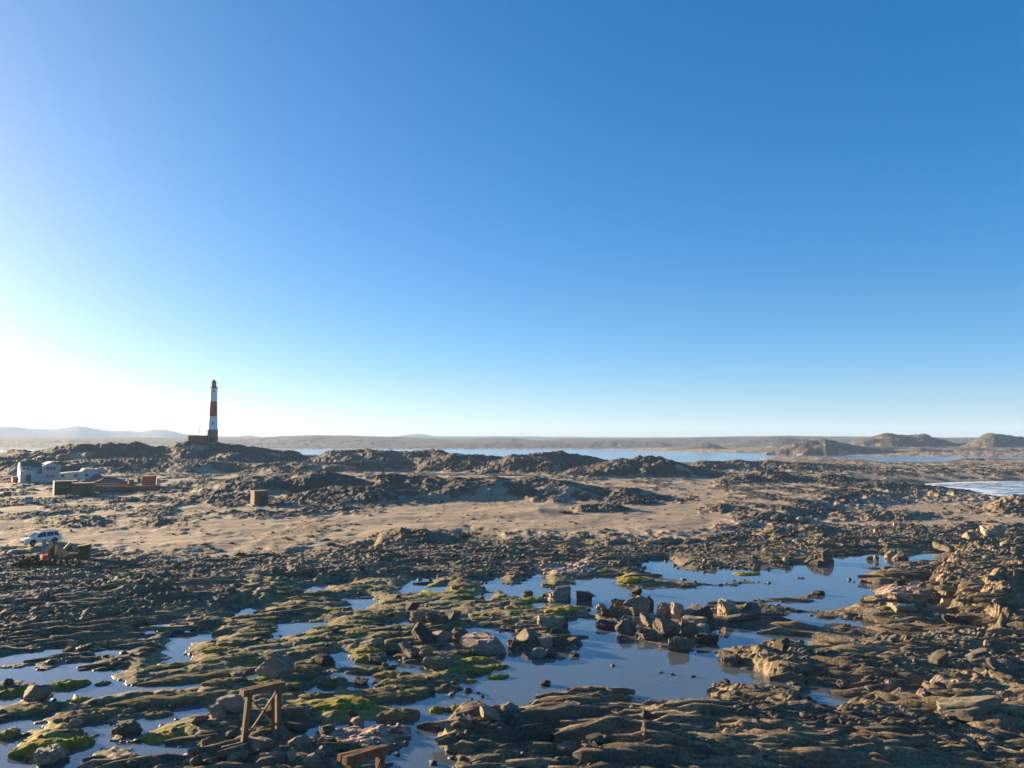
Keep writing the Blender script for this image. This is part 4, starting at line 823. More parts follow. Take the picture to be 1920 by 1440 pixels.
# brick hut on the flank of the rocky mound
hu, s = bld('brick_hut', 486, 946, 'small square brick ruin on the rocky mound, left face sunlit', 'hut', .30)
hk = s * 1440 / 1440
wd = 12.5 * s
MB().box(-wd, wd, -wd, wd, -1.5, 25 * s).build('wall', 'hutbrick', hu); MB().box(-wd - .12, wd + .12, -wd - .12, wd + .12, 25 * s, 27.5 * s).build('parapet', 'hutbrick', hu); MB().box(-wd - .7, wd + .9, -wd - .9, wd + .6, -1.5, .25).build('footing', 'stone', hu)
MB().box(-.2 * wd, .55 * wd, -wd - .05, -wd + .1, .4, 17 * s).build('doorway', 'black', hu, False, 'dark doorway')
rr = random.Random(4)
for side in (0, 1):
    for r_ in range(9):
        for c_ in range(5):
            z0 = .35 + r_ * (24.5 * s - .35) / 9; hgt = (24.5 * s - .35) / 9 - .05; x0 = -wd + c_ * 2 * wd / 5 + .03; x1 = x0 + 2 * wd / 5 - .06
            if side == 0 and x1 > -.2 * wd and x0 < .55 * wd and z0 < 17 * s: continue
            pr_ = .03 + rr.random() * .05
            m = MB().box(x0, x1, -wd - pr_, -wd - .005, z0, z0 + hgt, .0) if side == 0 else MB().box(-wd - pr_, -wd - .005, x0, x1, z0, z0 + hgt)
            m.build('block', 'hutbrick', hu)
wt, s = bld('white_boat', 54, 941.5, 'small white upturned boat lying on the sand at left', 'boat', .2)
MB().lathe([(6.5 * s, -.1), (6.2 * s, 1.8 * s), (5 * s, 3.6 * s), (2.8 * s, 5 * s), (.4 * s, 5.6 * s)], 20).build('hull', 'white', wt, True); wt.scale = (1, .45, 1); MB().bar((-6.6 * s, 0, .35), (6.6 * s, 0, .35), .12, 14 * s).build('gunwale', 'greyblue', wt)

# ------------------------------------------------------------------ white car
cp = drop([(68, 1022)])[0]; cp[1] += .9
car = thing('parked_car', tuple(cp), face(cp) + R(180) + R(28), 'white sport utility car parked on the sand at left', 'car')
# local: +X forward; built 4.7 x 1.86 x 1.72
def car_shell():
    st = [(-2.33, .55, 1.02, .84, 0), (-2.25, .42, 1.12, .90, 0), (-1.2, .32, 1.10, .93, 0), (0, .30, 1.06, .93, 0), (1.0, .32, 1.03, .92, 0), (1.6, .36, .98, .90, 0), (2.15, .42, .86, .82, 0), (2.36, .52, .74, .70, 0)]
    m = MB(); rings = []
    for x, z0, z1, hw, _ in st:
        zm = (z0 + z1) / 2
        ring = [(-hw * .92, z0), (-hw, z0 + .12), (-hw, zm + .08), (-hw * .95, z1 - .04), (-hw * .82, z1), (hw * .82, z1), (hw * .95, z1 - .04), (hw, zm + .08), (hw, z0 + .12), (hw * .92, z0)]
        rings.append([m.bm.verts.new((x, y, z)) for y, z in ring])
    n = 10
    for a, b in zip(rings, rings[1:]):
        for j in range(n): m.bm.faces.new((a[j], a[(j + 1) % n], b[(j + 1) % n], b[j]))
    m.bm.faces.new(rings[0]); m.bm.faces.new(rings[-1][::-1]); return m
body = car_shell().build('body', 'carpaint', car, True)
gh = MB(); lo = [(1.25, 1.03), (-2.12, 1.09)]; hi = [(.45, 1.60), (-1.78, 1.62)]
A = [gh.bm.verts.new(c) for c in ((1.25, -.80, 1.02), (1.25, .80, 1.02), (-2.15, .80, 1.07), (-2.15, -.80, 1.07))]; B = [gh.bm.verts.new(c) for c in ((.42, -.64, 1.60), (.42, .64, 1.60), (-1.80, .64, 1.62), (-1.80, -.64, 1.62))]
for j in range(4): gh.bm.faces.new((A[j], A[(j + 1) % 4], B[(j + 1) % 4], B[j]))
gh.bm.faces.new(B[::-1]); gh.build('glasshouse', 'carglass', car)
rfm = MB(); C0 = [(.50, -.66, 1.59), (.50, .66, 1.59), (-1.9, .66, 1.61), (-1.9, -.66, 1.61)]; C1 = [(.30, -.58, 1.69), (.30, .58, 1.69), (-1.75, .58, 1.70), (-1.75, -.58, 1.70)]
a_ = [rfm.bm.verts.new(c) for c in C0]; b__ = [rfm.bm.verts.new(c) for c in C1]
for j in range(4): rfm.bm.faces.new((a_[j], a_[(j + 1) % 4], b__[(j + 1) % 4], b__[j]))
rfm.bm.faces.new(b__[::-1]); rfm.bm.faces.new(a_); roof = rfm.build('roof', 'carpaint', car)
for sy in (-1, 1):
    MB().bar((.2, sy * .56, 1.75), (-1.7, sy * .56, 1.76), .06).build('roof_rail', 'black', roof)
    for xa, xb, za, zb in ((1.22, .42, 1.04, 1.6), (-.35, -.42, 1.05, 1.61), (-1.35, -1.32, 1.06, 1.61), (-2.12, -1.80, 1.08, 1.62)):
        MB().bar((xa, sy * .80, za), (xb, sy * .645, zb), .09).build('pillar', 'carpaint', car)
    MB().box(1.98, 2.30, sy * .66 - .14, sy * .66 + .14, .66, .80, .03).build('headlight', 'lens', car)
    MB().box(-2.38, -2.2, sy * .74 - .1, sy * .74 + .1, .72, 1.05, .02).build('tail_light', 'tail', car)
    mi = MB().box(.95, 1.12, sy * .98 - .1, sy * .98 + .1, 1.05, 1.2, .03).build('mirror', 'carpaint', car)
    for xw in (1.42, -1.38):
        wh = MB(); 
        w0 = link('wheel', None, None, car); w0.location = (xw, sy * .80, .36); w0.rotation_euler = (math.pi / 2, 0, 0)
        MB().lathe([(.22, -.11), (.33, -.12), (.36, -.08), (.36, .08), (.33, .12), (.22, .11)], 20).build('tyre', 'rubber', w0, True)
        MB().lathe([(.08, -.125), (.23, -.11), (.23, .11), (.08, .125)], 14).build('rim', 'rim', w0, True)
        MB().prism([(xw + .47 * math.cos(a), .36 + .47 * math.sin(a)) for a in np.linspace(0, math.pi, 12)], 'y', sy * .70, sy * .945).build('wheel_arch', 'black', car)
    for xd in (.35,):
        dr = MB().box(-.38, .85, sy * .935 - .012, sy * .935 + .012, .48, .98, .01).build('door', 'carpaint', car); MB().box(-.3, -.12, sy * .95 - .02, sy * .95 + .02, .86, .9).build('handle', 'rim', dr)
MB().box(2.30, 2.40, -.5, .5, .52, .70, .02).build('grille', 'black', car); MB().box(2.22, 2.42, -.82, .82, .36, .50, .04).build('bumper', 'carpaint', car); MB().box(-2.42, -2.2, -.84, .84, .42, .58, .04).build('bumper', 'black', car); MB().box(2.405, 2.425, -.25, .25, .42, .50).build('number_plate', 'cream', car); MB().box(-2.1, -1.75, -.6, .6, 1.63, 1.72, .02).build('spoiler', 'black', roof)

# ------------------------------------------------------------------ wrecked timber works left of centre
wp = drop([(122, 1060)])[0]; s = mpp(wp)
wk = thing('timber_wreck', tuple(wp), face(wp), 'collapsed timber framework with tan leaning sheets and posts', 'ruin')
def quad_plate(name, mat, pts, th=.10, parent=wk, y=0.0, dy=None):
    dy = dy or [0] * len(pts); m = MB(); A = [m.bm.verts.new(((a - 122) * s, y + d, (1060 - b) * s)) for (a, b), d in zip(pts, dy)]; B = [m.bm.verts.new((v.co.x, v.co.y + th, v.co.z)) for v in A]
    m.bm.faces.new(A); m.bm.faces.new(B[::-1]); n = len(A)
    for j in range(n): m.bm.faces.new((A[j], B[j], B[(j + 1) % n], A[(j + 1) % n]))
    return m.build(name, mat, parent)
quad_plate('upright_sheet', 'greyblue', [(82, 1036), (90, 1036), (90, 1009), (84, 1010)], .3, wk, .6)
quad_plate('leaning_sheet', 'tan', [(82, 1038), (91, 1036), (103, 1020), (99, 1014)], .12, wk, .2, [.9, .1, -1.0, -.6]); quad_plate('leaning_sheet', 'olive', [(92, 1045), (104, 1044), (104, 1020), (99, 1014)], .12, wk, .25, [.6, .8, .3, .2])
quad_plate('leaning_sheet', 'tan', [(104, 1050), (115, 1048), (131, 1037), (105, 1023)], .12, wk, .6, [.6, -.4, -1.9, .7])
quad_plate('bent_plank', 'tan', [(118, 1031), (121, 1033), (131, 1022), (128, 1018)], .45, wk, .5, [.3, .05, -.7, -.45]); quad_plate('bent_plank', 'tan', [(128, 1018), (130, 1022), (135, 1034), (137, 1032)], .45, wk, .1); quad_plate('back_sheet', 'wood', [(121, 1034), (134, 1034), (134, 1024), (128, 1021)], .1, wk, .45)
quad_plate('deck_beam', 'wood', [(114, 1050), (146, 1049), (146, 1040), (116, 1038)], .7, wk, 0)
for (a, b, c, d) in ((114, 1072, 116, 1044), (144, 1068, 144, 1036), (124, 1066, 124, 1046), (134, 1066, 134, 1046), (105, 1066, 106, 1040), (96, 1062, 98, 1040)):
    MB().bar(((a - 122) * s, .35, (1060 - b) * s), ((c - 122) * s, .3, (1060 - d) * s), .22, .22, .02, a).build('post', 'wood', wk)
for (a, b, c, d) in ((100, 1052, 150, 1056), (114, 1062, 134, 1046), (124, 1046, 144, 1064), (92, 1048, 118, 1044)):
    MB().bar(((a - 122) * s, .1, (1060 - b) * s), ((c - 122) * s, .1, (1060 - d) * s), .15, .1, .02, b).build('brace', 'wood', wk)
rp = drop([(84, 1058)])[0]; rx = thing('red_bin', tuple(rp), face(rp) + .3, 'rusty red metal box at the left of the timber wreck', 'box'); s = mpp(rp)
MB().box(-6.5 * s, 6.5 * s, -.4, .5, -.2, 16 * s, .03).build('shell', 'redwall', rx); MB().box(-7 * s, 7 * s, -.45, .55, 16 * s, 17.3 * s).build('lid', 'red', rx); MB().box(-6.6 * s, -5 * s, -.46, .4, -.15, 16 * s - .02).build('corner_post', 'orange', rx)
dp = drop([(156, 1050)])[0]; dx_ = thing('green_bin', tuple(dp), face(dp) - .2, 'dark olive metal bin at the right of the timber wreck', 'box'); s = mpp(dp)
MB().prism([(-10 * s, -.3), (9 * s, -.3), (10 * s, 27 * s), (-10 * s, 24 * s)], 'y', -.5, .7).build('shell', 'dkgreen', dx_); MB().prism([(-10.5 * s, 24 * s), (10.5 * s, 27 * s), (10.5 * s, 28.2 * s), (-10.5 * s, 25.2 * s)], 'y', -.6, .8).build('lid', 'olive', dx_)
for x0 in (-5, 0, 5): MB().box(x0 * s - .05, x0 * s + .05, -.56, -.505, 0, 23 * s).build('rib', 'dkgreen', dx_)

# ------------------------------------------------------------------ timber trestles of the old footbridge
def trestle(pl, pr_, h_l, h_r, label, mat, depth=.55):
    A = np.array(pl); B = np.array(pr_); mid = (A + B) / 2; ang = math.atan2(B[1] - A[1], B[0] - A[0]); W = math.hypot(*(B - A)[:2])
    zb = min(A[2], B[2]); t = thing('timber_trestle', (mid[0], mid[1], zb), ang, label, 'trestle', 'old footbridge trestles')
    zl, zr = A[2] - zb, B[2] - zb; hw = W / 2
    MB().bar((-hw, 0, zl - .5), (-hw + .26, 0, zl + h_l), .27, .25, .02, 1).build('leg', mat, t); MB().bar((hw, 0, zr - .5), (hw - .10, 0, zr + h_r), .28, .25, .025, 2).build('leg', mat, t)
    MB().bar((-hw - .08, -.02, zl + h_l + .10), (hw + .22, -.02, zr + h_r + .10), .24, .30, .015, 3).build('cap_beam', mat, t); MB().bar((-hw - .02, .36, zl + h_l + .10), (hw - .1, .36, zr + h_r + .08), .2, .22, .02, 4).build('cap_beam', mat, t)
    MB().bar((-hw + .12, -.16, zl + .35), (hw - .2, -.16, zr + h_r - .05), .12, .07, .008, 5).build('brace', mat, t); MB().bar((-hw + .25, .16, zl + h_l - .1), (hw - .05, .16, zr + .25), .12, .07, .008, 6).build('brace', mat, t)
    br_ = MB().bar((hw - .28, .05, zr - .2), (hw - .32, .02, zr + h_r * .8), .10, .12, .02, 7).build('prop', mat, t)
    for x0, z0 in ((-hw + .24, zl + h_l - .12), (hw - .12, zr + h_r - .12)):
        bo = MB().lathe([(.05, -.19), (.05, -.12)], 8); o = bo.build('bolt', 'black', t); o.rotation_euler = (math.pi / 2, 0, 0); o.location = (x0, -.02, z0)
    return t
tp = drop([(455, 1395), (523, 1372)])
trestle(tp[0], tp[1], 2.25, 2.15, 'weathered timber trestle with crossed braces standing in the tidal rocks', 'wood')
ta = np.array(at_y(642, 1440, 28.6)); ta = np.array([at_y(648, 1430, 28.6)[0], 28.6, .25]); tb = np.array([at_y(716, 1412, 30.0)[0], 30.0, .25])
zt = at_y(648, 1430, 28.6)[2]; zt2 = at_y(716, 1412, 30.0)[2]
trestle(ta, tb, zt - .25, zt2 - .25, 'brown trestle cut off by the bottom edge, nearest the viewer', 'wood2')

# ------------------------------------------------------------------ walker
def walker():
    pp = drop([(337, 1064)])[0]; s = mpp(pp); Hh = 22.5 * s
    sc_ = Hh / 1.70
    t = thing('person', tuple(pp), face(pp) + .4, 'person in pale hooded jacket and dark trousers walking on the rocks', 'person'); t.scale = (sc_,) * 3
    J = dict(pel=(0, 0, .93), sp=(0, 0, 1.12), ch=(0, .01, 1.34), nk=(0, 0, 1.46), hd=(0, -.01, 1.60), ht=(0, -.01, 1.69), lh=(.09, 0, .88), lk=(.11, -.07, .48), la=(.11, .03, .09), lt=(.12, -.12, .04), rh=(-.09, 0, .88), rk=(-.11, .04, .48), ra=(-.12, .16, .10), rt=(-.12, .03, .04),
             ls=(.18, 0, 1.38), le=(.25, .05, 1.12), lw=(.24, -.08, .90), rs=(-.18, 0, 1.38), re=(-.25, .02, 1.12), rw=(-.24, -.12, .92), lp=(.24, -.10, .84), rp=(-.24, -.15, .86))
    rad = dict(pel=.15, sp=.14, ch=.16, nk=.06, hd=.105, ht=.07, lh=.10, lk=.065, la=.045, lt=.04, rh=.10, rk=.065, ra=.045, rt=.04, ls=.07, le=.05, lw=.035, rs=.07, re=.05, rw=.035, lp=.035, rp=.035)
    E = [('pel', 'sp'), ('sp', 'ch'), ('ch', 'nk'), ('nk', 'hd'), ('hd', 'ht'), ('pel', 'lh'), ('lh', 'lk'), ('lk', 'la'), ('la', 'lt'), ('pel', 'rh'), ('rh', 'rk'), ('rk', 'ra'), ('ra', 'rt'), ('ch', 'ls'), ('ls', 'le'), ('le', 'lw'), ('lw', 'lp'), ('ch', 'rs'), ('rs', 're'), ('re', 'rw'), ('rw', 'rp')]
    for side, w_ in ((1, 'lp'), (-1, 'rp')):
        bx, by, bz = J[w_]
        for q, (ox, oy, ln) in enumerate(((.0, -.03, .075), (.0, -.01, .085), (.0, .01, .08), (.0, .03, .065))):
            a, c = f'{w_}f{q}', f'{w_}g{q}'; J[a] = (bx + ox, by + oy, bz - ln * .55); J[c] = (bx - side * .012, by + oy - .008, bz - ln); rad[a] = .009; rad[c] = .008; E += [(w_, a), (a, c)]
        J[w_ + 'th'] = (bx - side * .02, by - .055, bz - .02); rad[w_ + 'th'] = .010; E.append((w_, w_ + 'th'))
    keys = list(J); me = bpy.data.meshes.new('body'); me.from_pydata([J[x] for x in keys], [(keys.index(a), keys.index(b)) for a, b in E], [])
    o = link('body', me, None, t); m = o.modifiers.new('skin', 'SKIN'); o.modifiers.new('sub', 'SUBSURF').levels = 1
    for i_, x in enumerate(keys):
        v = me.skin_vertices[0].data[i_]; v.radius = (rad[x],) * 2; v.use_root = (x == 'pel')
    dg = bpy.context.evaluated_depsgraph_get(); ev = bpy.data.meshes.new_from_object(o.evaluated_get(dg)); o.modifiers.clear(); o.data = ev
    ev.materials.clear()
    for mm_ in ('jacket', 'trousers', 'skin', 'bluebag'): ev.materials.append(M[mm_])
    for p in ev.polygons:
        c = p.center; p.use_smooth = True
        p.material_index = 2 if (c.z > 1.47 or (c.z < .90 and abs(c.x) > .19)) else (0 if c.z > .90 else 1)
    # hood, rucksack
    MB().lathe([(.06, 1.45), (.125, 1.50), (.135, 1.62), (.10, 1.72), (.02, 1.76)], 12, 0, .02).build('hood', 'hair', t, True)
    MB().box(-.13, .13, .12, .30, 1.0, 1.40, .04).build('rucksack', 'bluebag', t)
walker()
# ------------------------------------------------------------------ stones
import mathutils.noise as mn
def rock_mesh(name, seed, style, sub=4):
    rr = random.Random(seed); bm = bmesh.new(); bmesh.ops.create_icosphere(bm, subdivisions=sub, radius=1.0)
    npl = {'block': 9, 'slab': 10, 'round': 16, 'layer': 9}[style]; pl = []
    for i in range(npl):
        n = Vector((rr.gauss(0, 1), rr.gauss(0, 1), rr.gauss(0, 1))).normalized(); pl.append((n, rr.uniform(.45, .8) if style != 'round' else rr.uniform(.72, .95)))
    if style in ('slab', 'layer'): pl += [(Vector((.1, .05, 1)).normalized(), .55), (Vector((-.1, 0, -1)).normalized(), .6)]
    off = Vector((rr.uniform(-50, 50), rr.uniform(-50, 50), rr.uniform(-50, 50))); tilt = Euler((rr.uniform(-.5, .5), rr.uniform(-.5, .5), 0)).to_matrix()
    for v in bm.verts:
        d = v.co.normalized(); r = 1.15
        for n, h in pl:
            c = d.dot(n)
            if c > .05: r = min(r, h / c)
        p = d * r; r *= 1 + .10 * mn.noise(p * 2.2 + off) - .10 * abs(mn.noise(p * 3.1 + off * 2)) + .05 * mn.noise(p * 6 + off) + .03 * mn.noise(p * 13 + off)
        if style in ('layer', 'slab'):
            q = (tilt @ p).z * (6 if style == 'layer' else 4); f = q - math.floor(q); r *= 1 - (.16 if style == 'layer' else .09) * (1 if f > .8 else 0) + .03 * f
        v.co = d * r
    xs = [v.co.x for v in bm.verts]; ys = [v.co.y for v in bm.verts]; zs = [v.co.z for v in bm.verts]
    for v in bm.verts: v.co = Vector(((v.co.x - (max(xs) + min(xs)) / 2) / ((max(xs) - min(xs)) / 2), (v.co.y - (max(ys) + min(ys)) / 2) / ((max(ys) - min(ys)) / 2), (v.co.z - (max(zs) + min(zs)) / 2) / ((max(zs) - min(zs)) / 2)))
    me = bpy.data.meshes.new(name); bm.to_mesh(me); bm.free()
    me.polygons.foreach_set('use_smooth', np.ones(len(me.polygons), bool)); me.set_sharp_from_angle(angle=R(28)); return me
RM = {}
ROCKMATS = ('rock', 'pale', 'dark', 'pinkst', 'mossrock')
for st, n in (('block', 4), ('slab', 3), ('round', 2), ('layer', 4)):
    for i_ in range(n):
        base = rock_mesh(f'{st}_stone', 100 + 13 * i_ + len(st), st)
        for mt in ROCKMATS:
            c = base.copy(); c.materials.clear(); c.materials.append(M[mt]); RM[(st, i_, mt)] = c
NV = {'block': 4, 'slab': 3, 'round': 2, 'layer': 4}
def moss_mesh(seed):
    bm = bmesh.new(); bmesh.ops.create_icosphere(bm, subdivisions=4, radius=1.0); rr = random.Random(seed); off = Vector((rr.uniform(-40, 40), rr.uniform(-40, 40), 0))
    for v in bm.verts:
        d = v.co.normalized(); p = Vector((d.x * 3.0, d.y * 1.6, 0)) + off
        out = 1 + .28 * mn.noise(Vector((d.x * 1.6, d.y * 1.6, 0)) + off) + .12 * mn.noise(Vector((d.x * 4, d.y * 4, 0)) + off)
        lump = .72 + .45 * abs(mn.noise(p * 1.1)) + .30 * mn.noise(p * 2.3) + .10 * mn.noise(p * 6)
        v.co = Vector((d.x * out, d.y * out, (abs(d.z) ** .6 * (1 if d.z > 0 else -1)) * (lump if d.z > 0 else .5)))
    me = bpy.data.meshes.new('moss_pad'); bm.to_mesh(me); bm.free(); me.polygons.foreach_set('use_smooth', np.ones(len(me.polygons), bool)); return me
MM = {}
for i_ in range(6):
    b0 = moss_mesh(300 + i_)
    for mt in ('moss_olive', 'moss_green'): c = b0.copy(); c.materials.append(M[mt]); MM[(i_, mt)] = c

# photo px of the foot, width, height, shape, stone, label, group
L_ = []
def B(px, py, w_, h_, st, mt, label, group=None): L_.append((px, py, w_, h_, st, mt, label, group))
B(511,1272,62,50,'block','pale','large pale blocky boulder with sunlit left face, beyond the trestle')
B(605,1246,42,24,'round','dark','dark rounded boulder at the end of a small pool, right of the pale block')
B(705,1244,34,24,'block','dark','dark wedge boulder against a mossy mound in the ring pool')
B(764,1234,52,24,'slab','dark','long dark slanting boulder in the water left of the big striped slab')
B(800,1236,30,26,'block','rock','pointed grey boulder beside the long slanting boulder')
B(822,1256,58,28,'slab','pale','smooth pale boulder lying behind the bright green moss')
B(790,1202,48,34,'block','dark','steep dark boulder at the left of the pile by the ring pool')
B(826,1202,40,26,'block','rock','angular boulder in the pile by the ring pool, right of the steep dark one')
B(858,1200,36,28,'round','dark','dark lump standing in water just left of the big striped slab')
B(908,1226,98,38,'layer','pinkst','big pale striped slab like a turtle shell at the pool edge')
B(785,1170,38,30,'layer','rock','layered upright rock on top of the boulder pile')
B(818,1172,42,26,'slab','dark','tilted dark slab on top of the boulder pile')
B(698,1218,50,24,'slab','rock','flat reddish brown boulder left of the green moss mound')
B(738,1226,32,20,'round','mossrock','moss-flecked round stone beside the flat brown boulder')
B(851,1162,28,20,'block','dark','dark block above the boulder pile, near the mossy flat')
B(772,1146,26,22,'block','dark','squat dark stone alone on the mossy flat')
B(1048,1128,52,32,'slab','rock','tall stacked rock standing in the upper pool')
B(1026,1120,22,12,'round','dark','low stone at the left foot of the tall stacked rock')
B(988,1122,24,18,'round','rock','barrel-shaped stone at the left end of the upper pool')
B(1096,1128,34,20,'block','dark','dark stone with pale flank right of the tall stacked rock')
B(1032,1180,54,32,'slab','rock','layered slab leaning in the boulder cluster left of the big pool')
B(1056,1178,20,30,'layer','dark','dark spiky upright stone at the right of the leaning slab')
B(990,1206,44,30,'block','rock','broad boulder at the left of the big pool cluster')
B(1022,1214,30,32,'block','pale','bright sunlit angular boulder in the big pool cluster')
B(1046,1216,44,26,'block','dark','dark boulder behind the bright angular one')
B(1078,1208,28,16,'block','rock','small peaked stone at the right tip of the big pool cluster')
B(1010,1234,30,22,'round','rock','front left stone of the big pool cluster')
B(1032,1232,24,18,'round','dark','front right dark stone of the big pool cluster')
B(966,1216,30,20,'slab','dark','dark stone at the far left of the big pool cluster')
B(1164,1148,34,32,'layer','rock','left boulder of the round pile in the upper pool')
B(1190,1154,54,44,'layer','rock','largest boulder of the round pile in the upper pool')
B(1214,1148,26,40,'block','dark','tall dark boulder at the right of the round pile')
B(1152,1158,46,20,'slab','rock','long low stone in front of the round pile')
B(1130,1146,24,18,'block','pinkst','reddish pointed stone at the left of the round pile')
B(1173,1188,38,34,'round','dark','round dark boulder with wet foot alone in front of the pile')
B(1140,1180,46,14,'slab','dark','thin dark slab lying left of the lone round boulder')
B(1194,1114,26,16,'block','dark','dark block at the back of the round pile')
B(1250,1156,38,32,'layer','pinkst','rounded tan boulder at the left end of the long boulder row')
B(1272,1160,26,38,'slab','pale','upright pale slab leaning in the long boulder row')
B(1298,1160,40,28,'block','rock','boulder right of the upright pale slab in the long row')
B(1322,1164,44,38,'block','dark','big dark boulder in the middle of the long row')
B(1370,1156,54,44,'layer','pale','large creased pale boulder in the long row')
B(1412,1154,34,34,'block','dark','dark pyramid boulder right of the creased pale boulder')
B(1398,1164,70,18,'slab','dark','long dark flat rock in front of the long row')
B(1226,1174,54,22,'slab','dark','long black slab in the water between the two boulder groups')
B(1212,1200,38,26,'layer','pale','ribbed tan stone at the left of the pale boulder cluster')
B(1246,1186,42,30,'block','pale','rounded pale boulder at the top of the pale cluster')
B(1264,1200,38,24,'block','dark','dark stone in the middle of the pale cluster')
B(1290,1192,44,34,'layer','pale','large pale boulder at the centre of the pale cluster')
B(1304,1172,48,20,'slab','pinkst','flat pinkish boulder at the back right of the pale cluster')
B(1316,1190,38,20,'slab','pale','smooth pale boulder at the right of the pale cluster')
B(1276,1222,46,32,'layer','pale','pale lobed boulder at the front of the cluster, mirrored in the pool')
B(1328,1206,54,22,'slab','dark','low dark rock at the right foot of the pale cluster')
B(1079,1231,20,8,'slab','dark','small flat dark stone alone in the big pool near the cluster')
B(1022,1285,24,10,'round','dark','small lone dark stone in the open water of the big pool')
B(1824,1016,26,24,'round','pale','rounded sunlit boulder at the left of the trio on the right shelf')
B(1868,1008,48,30,'slab','pale','long tilted pale slab of the trio on the right shelf')
B(1892,1030,22,20,'block','pale','short pale stone at the lower end of the tilted slab')
B(1774,1034,36,18,'slab','rock','flat boulder at the upper edge of the right-hand crag')
B(1690,1050,42,18,'slab','rock','low rounded rock on the far bank of the right pool')
B(1674,1048,24,18,'block','pale','pale block on the far bank of the right pool')
B(1540,1058,66,32,'layer','rock','broad layered boulder on the far bank of the upper pool')
B(1476,1058,18,16,'round','rock','small round boulder left of the broad layered one')
B(1632,1050,14,10,'round','pale','small white stone standing in the right pool')
B(1644,1052,9,14,'block','pale','thin upright pale stone in the right pool')
B(1644,1000,9,12,'block','pale','solitary upright pale stone on the dark scree')
B(1830,1345,112,38,'slab','mossrock','huge greenish dark boulder on the lower right shelf')
B(1686,1308,24,24,'block','pinkst','orange-pink sunlit boulder on the lower right shelf')
B(1665,1296,16,14,'round','pinkst','small orange stone left of the orange-pink boulder')
B(1738,1316,36,26,'block','pinkst','cracked pinkish rock right of the orange-pink boulder')
B(1066,1418,54,30,'round','rock','brown lump of rock at the bottom edge below the big pool')
B(1110,1426,20,26,'block','dark','dark square stone stump beside the brown lump')
B(1372,1248,34,24,'layer','pale','pale ribbed stone on the right bank of the big pool')
B(1360,1232,28,14,'block','rock','small angular stone at the point of the right bank')
B(62,1314,58,42,'block','rock','big leaning angular boulder at the left, amid mossy pads')
B(12,1284,18,14,'round','dark','dark stone in the water at the far left edge')
B(240,1338,22,13,'round','pale','round pale stone on the moss ridge left of the trestle')
B(82,1436,50,38,'layer','pale','creased pale boulder at the lower left corner')
B(108,1398,18,16,'round','rock','round stone on the green moss at the lower left')
B(238,1378,50,30,'round','mossrock','rounded mossy boulder standing in the left channel')
B(432,1342,58,48,'block','rock','large grey boulder behind the left leg of the trestle')
B(406,1348,32,32,'block','pale','tan boulder leaning on the grey one left of the trestle')
B(370,1358,36,18,'block','pale','low pale stone left of the tan boulder')
B(384,1404,22,22,'round','pale','bright cream stone at the water edge left of the trestle')
B(366,1438,24,28,'round','mossrock','dark mossy stone at the bottom left of the trestle')
B(390,1440,20,14,'round','dark','small dark stone beside the mossy one at the bottom edge')
B(446,1272,34,14,'slab','dark','flat dark stone lying in the narrow channel')
B(133,1218,20,22,'block','pale','white-topped upright stone at the left pool edge')
B(470,1415,70,30,'slab','rock','long brown slab under the foot of the trestle')
B(560,1402,44,26,'round','rock','brown boulder right of the trestle foot')
B(545,1424,20,20,'block','pale','pale angular stone below the trestle')
B(600,1420,18,24,'block','pale','thin pale stone right of the trestle stones')
B(585,1442,36,32,'round','rock','smooth rounded boulder at the bottom edge right of the trestle')
B(620,1440,26,24,'block','pale','white-edged stone by the second trestle')
B(505,1436,48,30,'layer','rock','curved banded rock at the bottom edge under the trestle')
B(440,1432,40,24,'slab','rock','tapering slab at the bottom left under the trestle')
B(670,1360,28,18,'block','rock','sunlit stone at the edge of the pink rubble bar')
B(612,1376,28,18,'block','rock','brown cube-like stone in shallow water right of the trestle')
B(555,1372,40,18,'slab','dark','dark rock beside the right leg of the trestle')
B(645,1402,30,16,'slab','pinkst','pink smooth stone at the left of the pink rubble bar')
for x_, y_, w0, h0 in ((735,1256,20,11),(722,1252,15,11),(676,1284,32,16),(811,1302,13,9),(846,1304,17,7),(878,1298,17,10),(905,1308,8,6),(885,1312,6,4),(1150,1300,8,5),(1240,1262,9,4),(1262,1266,8,4),(1300,1270,10,4),(740,1340,16,12),(660,1344,18,14)):
    B(x_, y_, w0, h0, 'block', 'dark', 'small dark stone scattered in the shallow water around the moss pads', 'small stones in the shallow pool water')
for x_, y_, w0, h0 in ((1130,1395,60,18),(1230,1380,70,20),(1010,1372,40,20),(1060,1360,50,18),(1170,1350,44,16),(920,1352,60,26),(870,1360,36,24),(1330,1420,60,24),(1540,1235,44,22),(1470,1225,36,30),(1590,1290,40,18),(1640,1300,36,16),(1500,1330,40,16),(1560,1390,46,16),(1570,1440,60,24),(1690,1130,50,22),(1740,1120,40,24),(1700,1150,60,20),(1640,1165,50,16),(1800,1180,50,20),(1830,1240,60,16),(1760,1250,60,18),(1880,1260,50,20)):
    B(x_, y_, w0, h0, random.Random(x_).choice(['layer', 'slab', 'block']), random.Random(y_).choice(['rock', 'rock', 'pale', 'dark']), 'brown rock ledge block jutting from the layered right-hand shelf', 'ledge blocks on the right-hand rock shelf')
